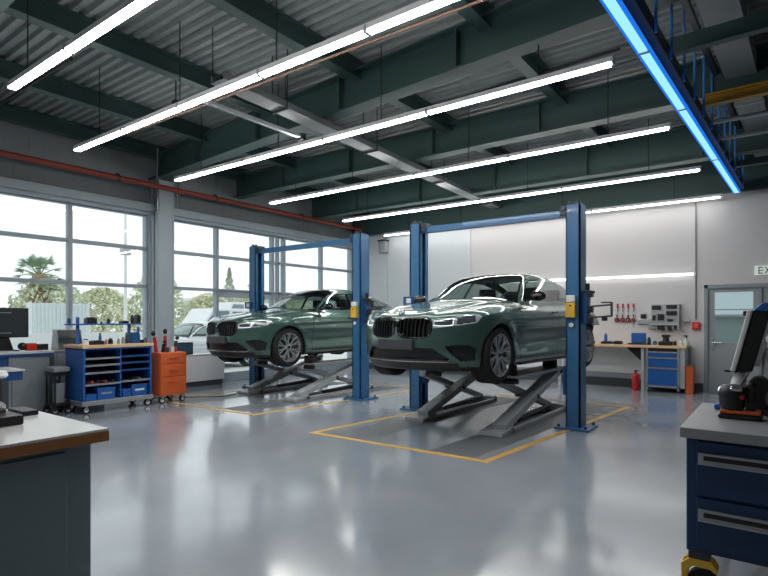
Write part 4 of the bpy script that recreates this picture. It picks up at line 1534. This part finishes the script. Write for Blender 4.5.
MB(t).cyl((cx + .02, cy - .065, Z + .13), (cx + .022, cy - .075, Z + .13), .012, n=12).build('red_button', 'red', t)
MB(t).cyl((cx + .01, cy, Z + .19), (cx + .05, cy + .02, Z + .27), .006, n=8).build('lever', 'steeldark', t)
t = thing('blue_clip', 'small blue plastic clip lying left of the black motor tool', 'clip', (-.32, 3.95, Z))
MB(t).prism([(-.34, Z), (-.25, Z), (-.25, Z + .03), (-.29, Z + .045), (-.34, Z + .03)], 4.02, 4.10, 'y').build('clip_body', 'blueshelf', t, bevel=.006)

# white and black articulated machine
t = thing('bench_machine', 'white and black articulated machine with a blue top bar on the right worktop', 'machine', (.0, 4.05, Z))
by = 4.05
MB(t).cbox((-.0, by, Z + .02), (.30, .26, .04)).build('machine_foot', 'black', t, bevel=.01)
MB(t).box(-.085, .07, by - .06, by + .08, Z + .04, Z + .40).build('white_column', 'white', t, bevel=.02)
MB(t).box(-.12, .24, by - .09, by - .02, Z + .035, Z + .055).build('rail', 'black', t)
# slanted panel
def slab(x_top, x_bot, z_top, z_bot, wd, y0, y1):
    return [(x_bot, z_bot), (x_bot + wd, z_bot), (x_top + wd, z_top), (x_top, z_top)]
MB(t).prism(slab(-.16, -.25, 1.555, 1.175, .028, 0, 0), by - .10, by + .02, 'y').build('panel_edge', 'white', t, bevel=.006)
MB(t).prism(slab(-.13, -.222, 1.555, 1.175, .085, 0, 0), by - .085, by + .015, 'y').build('panel_core', 'black', t, bevel=.006)
MB(t).prism(slab(-.043, -.135, 1.555, 1.21, .035, 0, 0), by - .08, by + .01, 'y').build('panel_rear', 'greytop', t, bevel=.006)
MB(t).cbox((-.215, by - .04, 1.175), (.13, .10, .012)).build('panel_lip', 'black', t)
MB(t).cyl((-.20, by - .04, 1.17), (-.21, by - .04, 1.08), .03, .045, n=20).cyl((-.21, by - .04, 1.08), (-.21, by - .04, 1.07), .055, n=20).build('nozzle', 'white', t, smooth=True)
MB(t).cbox((-.165, by - .04, 1.535), (.04, .05, .03)).build('sensor_tip', 'black', t, bevel=.006)
MB(t).prism([(-.13, 1.553), (-.085, 1.598), (.45, 1.608), (.45, 1.553), (-.065, 1.548)], by - .10, by + .04, 'y').build('top_bar', 'blueshelf', t, bevel=.006)
MB(t).lathe([(.001, -.05), (.045, -.05), (.055, -.02), (.055, .05), (.001, .05)], (-.10, by - .08, 1.10), 'y', 24).cbox((-.11, by - .08, 1.02), (.07, .09, .12)).build('joint_motor', 'black', t, smooth=True)
MB(t).lathe([(.001, -.06), (.055, -.06), (.065, -.02), (.065, .05), (.001, .05)], (.03, by - .06, 1.17), 'y', 24).build('joint_motor', 'black', t, smooth=True)
MB(t).bar((-.06, by - .05, 1.33), (.20, by - .04, 1.36), .07, .07).cyl((-.04, by - .1, 1.38), (-.04, by + .02, 1.38), .03, n=16).cyl((.03, by - .1, 1.31), (.03, by + .02, 1.31), .035, n=16).build('white_arm', 'white', t, bevel=.008)
MB(t).bar((-.04, by - .10, 1.28), (.24, by - .10, 1.285), .02, .014).bar((.02, by - .11, 1.42), (.10, by - .1, 1.48), .03, .05).build('black_link', 'black', t)
MB(t).box(.16, .26, by - .06, by + .05, Z + .04, 1.55).build('rear_post', 'steeldark', t, bevel=.008)
t = thing('red_can', 'red and white can at the right edge of the grey worktop', 'can', (.02, 3.75, Z))
MB(t).cyl((.0, 3.70, Z), (.0, 3.70, Z + .105), .036, n=24).build('can_body', 'red', t, smooth=True)
MB(t).cyl((.0, 3.70, Z + .105), (.0, 3.70, Z + .115), .032, n=24).build('can_rim', 'white', t)
t = thing('black_block', 'low black block on the grey worktop in front of the red can', 'block', (.06, 3.58, Z))
MB(t).box(-.06, .16, 3.86, 3.90, Z, Z + .02).build('block_body', 'black', t, bevel=.003)

# ============================================================ back wall bench
t = thing('wall_bench', 'long wooden wall bench with a blue drawer unit against the back wall', 'workbench', (-2.6, 12.4, 0))
MB(t).box(-4.1, -1.50, 12.14, YB - .01, .905, .955).build('bench_top', 'wood', t, bevel=.004)
for x in (-4.05, -2.31):
    MB(t).box(x - .03, x + .03, 12.2, 12.26, 0, .905).box(x - .03, x + .03, 12.6, 12.66, 0, .905).build('leg', 'steel', t)
MB(t).prism([(-2.66, .905), (-2.36, .905), (-2.36, .62)], 12.3, 12.33, 'y').build('bracket', 'black', t)
MB(t).box(-2.24, -1.53, 12.18, 12.74, .1, .90).build('drawer_unit', 'steel', t, bevel=.004)
MB(t).box(-2.20, -1.66, 12.172, 12.18, .80, .90).build('top_gap', 'black', t)
for z0, z1 in ((.14, .49), (.52, .70), (.725, .82)):
    dr = MB(t).box(-2.20, -1.66, 12.155, 12.18, z0, z1).build('drawer', 'blueshelf', t, bevel=.003)
    MB(t).box(-2.20, -1.66, 12.14, 12.156, z1 - .012, z1 + .014).build('handle', 'alu', dr)
MB(t).box(-2.235, -2.20, 12.15, 12.19, .04, .90).box(-1.66, -1.625, 12.15, 12.19, .04, .90).box(-2.235, -1.625, 12.15, 12.19, .10, .14).build('front_frame', 'alu', t)
for x in (-2.2, -1.65):
    caster(t, t, x, 12.24, .04, 'steel')
t = thing('wall_panel', 'long grey lower wall panel under the wooden wall bench', 'panel', (-3.5, 12.75, .2))
MB(t).box(-5.4, -2.42, YB - .03, YB, .30, .88).build('panel_sheet', 'white', t, bevel=.004)
MB(t).box(-5.4, -2.42, YB - .035, YB, .18, .30).build('panel_strip', 'alu', t)

t = thing('fire_extinguisher', 'red fire extinguisher standing under the wooden wall bench', 'fire extinguisher', (-2.44, 12.2, 0))
MB(t).lathe([(.001, 0), (.072, 0), (.075, .02), (.075, .30), (.06, .345), (.025, .37), (.001, .37)], (-2.44, 12.2, 0), n=24).build('cylinder', 'red', t, smooth=True)
MB(t).cyl((-2.44, 12.2, .37), (-2.44, 12.2, .41), .02, n=12).cbox((-2.42, 12.18, .415), (.09, .03, .02)).build('valve', 'black', t)
t = thing('orange_bin', 'tall narrow orange bin beside the blue drawer unit', 'bin', (-1.42, 12.3, 0))
MB(t).prism([(-1.52, 0), (-1.39, 0), (-1.38, .54), (-1.525, .54)], 12.2, 12.42, 'y').build('bin_body', 'orange', t, bevel=.008)
MB(t).box(-1.53, -1.375, 12.19, 12.43, .54, .56).build('bin_rim', 'woodedge', t)
Z = .956
bt = [('dark_cup', -3.47, .05, .05, 'black', 'small dark cup on the wall bench, leftmost by the blue post', 'cyl'), ('dark_cup', -3.34, .05, .05, 'black', 'second small dark cup on the wall bench', 'cyl'),
      ('black_case', -3.06, .22, .06, 'black', 'flat black case on the wall bench', 'box'), ('black_case', -2.83, .15, .07, 'black', 'black case right beside the flat one on the wall bench', 'box'),
      ('blue_bottle', -3.09, .07, .17, 'blueshelf', 'blue pot standing above the flat black case', 'pot'),
      ('black_spray', -2.22, .07, .16, 'black', 'black upright tool right of the blue screen box', 'cyl'), ('blue_jar', -2.11, .08, .09, 'blue', 'small light blue jar on the wall bench', 'cyl'),
      ('white_tin', -1.63, .09, .10, 'white', 'white tin on the wall bench near its right end', 'cyl'), ('black_tin', -1.73, .05, .10, 'black', 'black tin left of the white tin on the wall bench', 'cyl')]
for nm, x, wd, h, m_, lab, sh in bt:
    y = 12.4
    z = Z + (.056 if sh == 'pot' else 0)
    q = thing(nm, lab, 'container', (x, y, z))
    if sh == 'box':
        MB(q).box(x - wd / 2, x + wd / 2, y - .1, y + .1, z, z + h * .8).build('case', m_, q, bevel=.005)
        MB(q).box(x - wd * .4, x + wd * .4, y - .08, y + .08, z + h * .8, z + h).build('lid', m_, q, bevel=.004)
    else:
        r = wd / 2
        MB(q).lathe([(.001, z), (r, z), (r, z + h * .75), (r * .7, z + h * .85), (.001, z + h * .85)], (x, y, 0), n=18).build('vessel', m_, q, smooth=True)
        MB(q).cyl((x, y, z + h * .85), (x, y, z + h), r * .6, n=14).build('cap', m_, q)
t = thing('screen_box', 'bright blue square box standing on the wall bench', 'box', (-2.51, 12.42, Z))
MB(t).box(-2.57, -2.29, 12.38, 12.5, Z + .03, Z + .25).build('box_case', 'blueshelf', t, bevel=.02)
MB(t).box(-2.62, -2.27, 12.30, 12.56, Z, Z + .03).build('box_foot', 'black', t, bevel=.005)
t = thing('bench_vise', 'black bench vise and grinder on the wall bench below the grey tool board', 'tool', (-1.9, 12.4, Z))
MB(t).cbox((-1.9, 12.4, Z + .04), (.26, .2, .08)).build('vise_base', 'black', t, bevel=.01)
MB(t).cyl((-1.9, 12.4, Z + .08), (-1.9, 12.4, Z + .17), .07, .05, n=18).build('vise_neck', 'black', t, smooth=True)
MB(t).cbox((-1.9, 12.4, Z + .19), (.15, .12, .06)).build('vise_jaw', 'black', t, bevel=.008)
t = thing('spray_bottle', 'pale spray bottle at the right end of the wall bench', 'bottle', (-1.53, 12.4, Z))
MB(t).lathe([(.001, Z), (.055, Z), (.055, Z + .09), (.02, Z + .15), (.001, Z + .15)], (-1.53, 12.4, 0), n=18).build('bottle_body', mat('pale green plastic', (176, 200, 188), .35), t, smooth=True)
MB(t).cyl((-1.53, 12.4, Z + .15), (-1.53, 12.4, Z + .19), .016, n=10).cbox((-1.545, 12.4, Z + .20), (.07, .025, .025)).build('trigger', 'black', t)

# wall mounted things
YW = YB - .001
for k, x in enumerate((-2.93, -2.82, -2.71, -2.60)):
    t = thing('hanging_screwdriver', 'red-handled screwdriver hanging on the back wall, %s of the upper four' % ('first', 'second', 'third', 'last')[k], 'tool', (x, YW - .03, 1.8), group='red screwdrivers on the wall')
    MB(t).cyl((x, YW - .03, 1.75), (x, YW - .03, 1.84), .022, .018, n=12).build('handle', 'red', t, smooth=True)
    MB(t).cyl((x, YW - .03, 1.65), (x, YW - .03, 1.75), .009, n=8).cbox((x, YW - .015, 1.76), (.03, .03, .012)).build('blade', 'chrome', t)
for k, x in enumerate((-2.94, -2.825, -2.71, -2.60)):
    t = thing('hanging_reel', 'round dark red tool on a hook on the back wall, %s of the lower four' % ('first', 'second', 'third', 'last')[k], 'tool', (x, YW - .04, 1.5), group='round red tools on the wall')
    r = .052 if k < 3 else .040
    MB(t).lathe([(r * .35, -.02), (r, -.02), (r, .02), (r * .35, .02)], (x, YW - .04, 1.48), 'y', 24, True).build('reel', mat('dark red', (128, 26, 34), .4), t, smooth=True)
    MB(t).cyl((x, YW - .065, 1.48), (x, YW - .02, 1.48), r * .35, n=14).build('reel_hub', 'chrome', t)
    MB(t).cyl((x, YW - .03, 1.54), (x, YW - .03, 1.60), .014, n=8).build('hook', 'steeldark', t)
    if k == 3:
        MB(t).cyl((x, YW - .03, 1.32), (x, YW - .03, 1.43), .008, n=8).build('tail_rod', 'chrome', t)
t = thing('tool_board', 'grey wall mounted tool board with black sockets and trays', 'tool board', (-1.95, YW - .05, 1.4))
def bx_(x): return -2.24 + (x + 2.19) * .957
def bz_(z): return 1.27 + (z - 1.24) * .80
b = MB(t)
b.prism([(bx_(p), bz_(q)) for p, q in [(-2.26, 1.26), (-1.62, 1.26), (-1.62, 1.92), (-2.19, 1.92), (-2.19, 1.54), (-2.48, 1.50), (-2.48, 1.40), (-2.26, 1.38)][::-1]], YW - .07, YW, 'y')
b.box(bx_(-1.655), bx_(-1.615), YW - .16, YW, bz_(1.24), bz_(1.93))
b.box(bx_(-2.2), bx_(-1.63), YW - .14, YW - .07, bz_(1.36), bz_(1.39))
b.box(bx_(-1.61), bx_(-1.47), YW - .06, YW, bz_(1.46), bz_(1.50))
b.build('board_panel', 'alu', t, bevel=.004)
for (x0, x1, z0, z1) in ((-2.17, -1.99, 1.78, 1.89), (-1.88, -1.67, 1.80, 1.90), (-1.88, -1.67, 1.63, 1.74), (-2.16, -2.10, 1.50, 1.63), (-2.05, -1.93, 1.50, 1.66), (-1.86, -1.75, 1.47, 1.53),
                         (-2.06, -1.92, 1.23, 1.36), (-1.86, -1.78, 1.22, 1.34), (-1.73, -1.65, 1.27, 1.36), (-2.40, -2.30, 1.54, 1.66)):
    MB(t).box(bx_(x0), bx_(x1), YW - .11, YW - .065 if x0 > -2.3 else YW - .0, bz_(z0), bz_(z1)).build('tool_socket', 'black', t, bevel=.006)
MB(t).box(bx_(-2.43), bx_(-2.25), YW - .08, YW, bz_(1.50), bz_(1.54)).build('tray_lip', 'white', t)
MB(t).cyl((bx_(-1.53), YW - .07, bz_(1.48)), (bx_(-1.44), YW - .07, bz_(1.48)), .03, n=12).build('clamp_knob', 'steel', t)
t = thing('call_point', 'red fire alarm call point box on the back wall beside the door', 'alarm', (-1.40, YW - .03, 1.4))
MB(t).cbox((-1.40, YW - .03, 1.36), (.15, .06, .16)).build('alarm_case', 'red', t, bevel=.012)
MB(t).cbox((-1.40, YW - .062, 1.36), (.08, .006, .08)).build('alarm_window', mat('alarm pane', (222, 92, 84), .3), t)
tag(MB().cyl((-1.405, YW - .02, 1.5), (-1.405, YW - .02, 4.02), .012, n=10).build('wall_conduit', 'conduit'), 'thin grey conduit running up the back wall from the red alarm box', 'pipe')
t = thing('wall_light', 'thin white tube light mounted low across the back wall', 'light', (-3, YW - .03, 2.43))
MB(t).box(-6.4, -1.42, YW - .03, YW, 2.42, 2.47).build('lamp_housing', 'white', t)
MB(t).cyl((-6.38, YW - .05, 2.43), (-1.44, YW - .05, 2.43), .022, n=10).build('diffuser', 'ledwall', t)
MB(t).box(-1.44, -1.40, YW - .08, YW, 2.40, 2.48).build('end_cap', 'white', t)
# exit sign
t = thing('exit_sign', 'white and green exit sign on the back wall above the door', 'sign', (-.35, YW - .03, 2.42))
MB(t).box(-.40, .16, YW - .05, YW, 2.36, 2.54).build('sign_plate', mat('sign plate', (222, 232, 226), .4, emis=.25, var=0), t, bevel=.004)
gm = mat('sign green', (60, 130, 96), .4, var=0)
x = -.34
for ch in ('E', 'X', 'I', 'T'):
    q = MB(t)
    yy0, yy1, z0, z1 = YW - .056, YW - .05, 2.385, 2.515
    wd = .075
    if ch == 'E':
        q.box(x, x + .018, yy0, yy1, z0, z1)
        for z in (z0, (z0 + z1) / 2 - .009, z1 - .018):
            q.box(x, x + wd, yy0, yy1, z, z + .018)
    elif ch == 'X':
        q.bar((x, (yy0 + yy1) / 2, z0), (x + wd, (yy0 + yy1) / 2, z1), .006, .018, up=(1, 0, 0))
        q.bar((x + wd, (yy0 + yy1) / 2, z0), (x, (yy0 + yy1) / 2, z1), .006, .018, up=(1, 0, 0))
    elif ch == 'I':
        q.box(x + .028, x + .048, yy0, yy1, z0, z1)
    else:
        q.box(x, x + wd, yy0, yy1, z1 - .018, z1)
        q.box(x + .028, x + .048, yy0, yy1, z0, z1)
    q.build('letter', gm, t)
    x += .11
# unit heater near the corner top
t = thing('wall_lamp', 'small pale box lamp on the back wall near the top left corner', 'lamp', (-8.6, YB - .2, 3.6))
MB(t).box(-9.52, -9.28, YB - .22, YB - .03, 3.45, 3.78).build('lamp_body', 'greytop', t, bevel=.01)
MB(t).box(-9.54, -9.26, YB - .23, YB - .025, 3.78, 3.83).build('lamp_bracket', 'steeldark', t)
# cracks on the floor are in the concrete; a thin black cable lies by the window lift
tag(MB().tube([(-10.0, 5.2, .008), (-9.2, 5.9, .008), (-8.6, 6.5, .008), (-8.7, 6.8, .008)], .007, 6).build('floor_cable', 'cable'), 'thin black cable lying on the floor towards the far lift', 'cable')

# ============================================================ outside the windows
t = thing('door_backing_low', 'low grey green block added behind the door to darken its lower glass', 'building', (0, 18, -.12))  # added block, keeps the lower door glass from looking too bright
MB(t).box(-5.5, 3.5, 17, 20, -.119, 1.56).build('wall_block', mat('grey green backing', (128, 148, 146), .8), t)
MB(t).box(-5.6, 3.6, 16.9, 20.1, 1.56, 1.62).build('roof', 'greytop', t)
t = thing('door_backing_tall', 'tall pale block added behind the door to tone its upper glass', 'building', (0, 27, -.12))  # added pale block, sets the brightness of the upper door glass
MB(t).box(-12, 8, 25, 30, -.119, 8).build('wall_block', mat('pale blue backing', (190, 206, 210), .8), t)
MB(t).box(-12.1, 8.1, 24.8, 30.2, 8, 8.3).build('roof', 'white', t)
tag(MB().box(XL - .2, 30, YB + .32, 60, -.25, -.12).build('ground', mat('pale paving', (214, 214, 210), .8, var=.05, scale=.5)), 'pale paved yard behind the back door', 'ground', kind='stuff')
gr = MB().box(-70, XL - .3, -30, 60, -.25, -.12).build('ground', mat('pale paving', (214, 214, 210), .8, var=.05, scale=.5))
tag(gr, 'pale paved yard outside the windows', 'ground', kind='stuff')


def blob_leafs(rng, cx, cy, z0, rx, ry, h, n, size):
    b = MB()
    for k in range(n):
        u, v = rng.random() * 2 * PI, rng.random() ** .5
        zz = z0 + h * rng.random() ** .8
        fr = math.sqrt(max(0.02, 1 - ((zz - z0) / h) ** 2.2))
        p = Vector((cx + rx * v * math.cos(u) * fr, cy + ry * v * math.sin(u) * fr, zz))
        a = Vector((rng.gauss(0, 1), rng.gauss(0, 1), rng.gauss(0, 1))).normalized()
        c = a.cross(Vector((rng.gauss(0, 1), rng.gauss(0, 1), 1))).normalized()
        s = size * (.6 + rng.random() * .8)
        b.add([p - a * s, p + c * s * .5, p + a * s, p - c * s * .5], [(0, 1, 2, 3)])
    return b


rng = random.Random(7)
leafA = mat('hazed hedge leaf', (208, 214, 186), .7, var=.2, scale=1.2)  # hedge and shrub leaves paled: the outdoor haze is in their colour
leafB = mat('hazed yellow green leaf', (220, 222, 192), .7, var=.2, scale=1.2)
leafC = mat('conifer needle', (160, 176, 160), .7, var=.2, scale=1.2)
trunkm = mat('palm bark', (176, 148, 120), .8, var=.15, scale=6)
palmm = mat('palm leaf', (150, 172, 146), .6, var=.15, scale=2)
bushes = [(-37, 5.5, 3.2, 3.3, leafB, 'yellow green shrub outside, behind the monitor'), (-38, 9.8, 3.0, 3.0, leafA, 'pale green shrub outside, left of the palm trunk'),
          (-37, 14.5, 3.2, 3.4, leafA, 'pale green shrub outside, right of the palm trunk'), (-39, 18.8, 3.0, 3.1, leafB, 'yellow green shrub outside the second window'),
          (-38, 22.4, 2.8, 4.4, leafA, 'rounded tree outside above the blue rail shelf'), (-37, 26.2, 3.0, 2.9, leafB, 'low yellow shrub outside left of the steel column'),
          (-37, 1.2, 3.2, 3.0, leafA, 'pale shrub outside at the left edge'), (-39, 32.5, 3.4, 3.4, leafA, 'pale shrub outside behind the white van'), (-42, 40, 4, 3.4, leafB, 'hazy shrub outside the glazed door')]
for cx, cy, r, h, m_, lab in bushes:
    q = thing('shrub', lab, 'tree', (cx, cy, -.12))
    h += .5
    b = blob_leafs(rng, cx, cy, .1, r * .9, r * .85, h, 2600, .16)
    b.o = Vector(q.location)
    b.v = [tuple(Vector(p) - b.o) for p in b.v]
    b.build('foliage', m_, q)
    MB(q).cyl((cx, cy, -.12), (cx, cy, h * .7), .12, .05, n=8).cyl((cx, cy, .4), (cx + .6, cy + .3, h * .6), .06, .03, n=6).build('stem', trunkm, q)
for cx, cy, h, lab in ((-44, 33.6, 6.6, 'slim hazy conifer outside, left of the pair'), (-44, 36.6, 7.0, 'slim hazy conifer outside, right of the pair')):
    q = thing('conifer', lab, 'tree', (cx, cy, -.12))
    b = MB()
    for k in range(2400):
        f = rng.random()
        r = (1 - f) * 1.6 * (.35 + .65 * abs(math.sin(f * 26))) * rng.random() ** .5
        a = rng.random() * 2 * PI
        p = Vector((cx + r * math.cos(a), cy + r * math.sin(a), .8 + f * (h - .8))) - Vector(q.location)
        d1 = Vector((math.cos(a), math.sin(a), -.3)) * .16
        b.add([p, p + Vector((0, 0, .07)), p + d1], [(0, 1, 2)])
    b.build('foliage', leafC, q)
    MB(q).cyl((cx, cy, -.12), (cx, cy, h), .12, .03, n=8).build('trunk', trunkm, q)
# palm
px_, py_ = -37.0, 14.0
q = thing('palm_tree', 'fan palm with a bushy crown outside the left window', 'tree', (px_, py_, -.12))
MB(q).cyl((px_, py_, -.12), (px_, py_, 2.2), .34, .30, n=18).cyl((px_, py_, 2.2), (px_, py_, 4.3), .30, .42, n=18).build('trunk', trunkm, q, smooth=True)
for k in range(34):
    a = rng.random() * 2 * PI
    el = rng.uniform(-.5, 1.25)
    fr = MB(q)
    base = Vector((px_, py_, 4.2))
    dr_ = Vector((math.cos(a) * math.cos(el), math.sin(a) * math.cos(el), math.sin(el)))
    L = rng.uniform(.85, 1.05)
    tip = base + dr_ * L
    fr.cyl(base, tip, .03, .02, n=5)
    side = dr_.cross(Vector((0, 0, 1))).normalized()
    up = side.cross(dr_).normalized()
    for j in range(13):
        t_ = (j - 6) / 6 * 1.15
        dd = (dr_ * math.cos(t_) + side * math.sin(t_)).normalized()
        e = tip + dd * rng.uniform(.55, .75) - Vector((0, 0, .12 + .12 * abs(t_)))
        nrm = dd.cross(up).normalized()
        fr.add([tip, (tip + e) / 2 + nrm * .05, e, (tip + e) / 2 - nrm * .05], [(0, 1, 2, 3)])
    fr.build('frond', palmm, q)
# dry skirt of old fronds
sk = MB(q)
for k in range(260):
    a = rng.random() * 2 * PI
    z = rng.uniform(2.4, 4.0)
    p = Vector((px_ + .4 * math.cos(a), py_ + .4 * math.sin(a), z))
    e = p + Vector((math.cos(a) * .55, math.sin(a) * .55, -.45))
    s_ = Vector((-math.sin(a), math.cos(a), 0)) * .05
    sk.add([p - s_, p + s_, e], [(0, 1, 2)])
sk.build('dry_skirt', mat('dry palm leaf', (190, 158, 128), .8, var=.15), q)['kind'] = 'stuff'
# lamp post outside
t = thing('lamp_post', 'tall pale lamp post outside the second window', 'lamp post', (-24, 12.9, -.12))
MB(t).cyl((-24, 12.6, -.12), (-24, 12.6, 6.4), .09, .05, n=12).build('pole', 'white', t, smooth=True)
MB(t).cbox((-24, 12.6, 4.6), (.3, .4, .35)).build('lamp_box', 'alu', t, bevel=.02)
# fence panels and containers
t = thing('container', 'pale blue grey ribbed container outside below the palm', 'container', (-26, 9, -.12))
b = MB(t).box(-26.5, -25.9, 9.5, 11.9, -.12, 2.2)
for k in range(15):
    b.box(-25.9, -25.86, 9.55 + k * .155, 9.62 + k * .155, -.05, 2.15)
b.build('container_wall', mat('pale blue sheet', (212, 220, 222), .6, var=.05), t)
t = thing('yard_wall', 'low white wall outside under the windows', 'wall', (-20, 8, -.12))
MB(t).box(-20.2, -20, -6, 12.5, -.119, 1.0).build('wall_block', 'white', t)
t = thing('warehouse', 'long pale flat-roofed building outside the glazed door', 'building', (-50, 55, -.12))
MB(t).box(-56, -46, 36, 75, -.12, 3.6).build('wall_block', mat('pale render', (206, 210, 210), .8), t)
MB(t).box(-56.2, -45.8, 35.8, 75.2, 3.6, 3.9).build('roof', 'white', t)
for k in range(9):
    MB(t).box(-46.05, -45.95, 38 + k * 4, 40.6 + k * 4, 1.2, 2.6).build('window', mat('far window', (150, 168, 176), .3), t)


# parked vehicles
def van(label, x, y, L, h, m_):
    q = thing('van', label, 'vehicle', (x, y, -.12))
    P_ = [(y, .25), (y, .95), (y + .25, 1.1), (y + 1.0, 1.2), (y + 1.65, h), (y + L - .1, h), (y + L, h - .2), (y + L, .25)]
    MB(q).prism(P_, x - .9, x + .9, 'x').build('van_body', m_, q, bevel=.06)
    W_ = [(y + 1.15, 1.22), (y + 1.72, h - .12), (y + 2.5, h - .12), (y + 2.5, 1.22)]
    MB(q).prism(W_, x + .88, x + .915, 'x').build('side_window', mat('far glass', (120, 140, 150), .15), q)
    MB(q).box(x + .88, x + .915, y + 2.7, y + 3.7, 1.25, h - .15).build('side_window', mat('far glass', (120, 140, 150), .15), q)
    for wy in (y + .9, y + L - .9):
        for wx_ in (x - .85, x + .75):
            MB(q).cyl((wx_, wy, .22), (wx_ + .2, wy, .22), .34, n=24).build('wheel', 'rubber', q, smooth=True)
    return q


wm = mat('white vehicle paint', (228, 231, 232), .35, coat=.4, var=0)
van('white van parked outside right of the steel column', -22, 13.6, 4.6, 2.0, wm)
van('taller white van parked further back outside the glazed door', -27, 18.5, 5.4, 2.5, wm)
q = build_full_car('parked_car', 'white car parked outside the window behind the orange cabinet', 'car', (-15.5, 8.0, -.12), math.radians(90), full=False, override=wm)
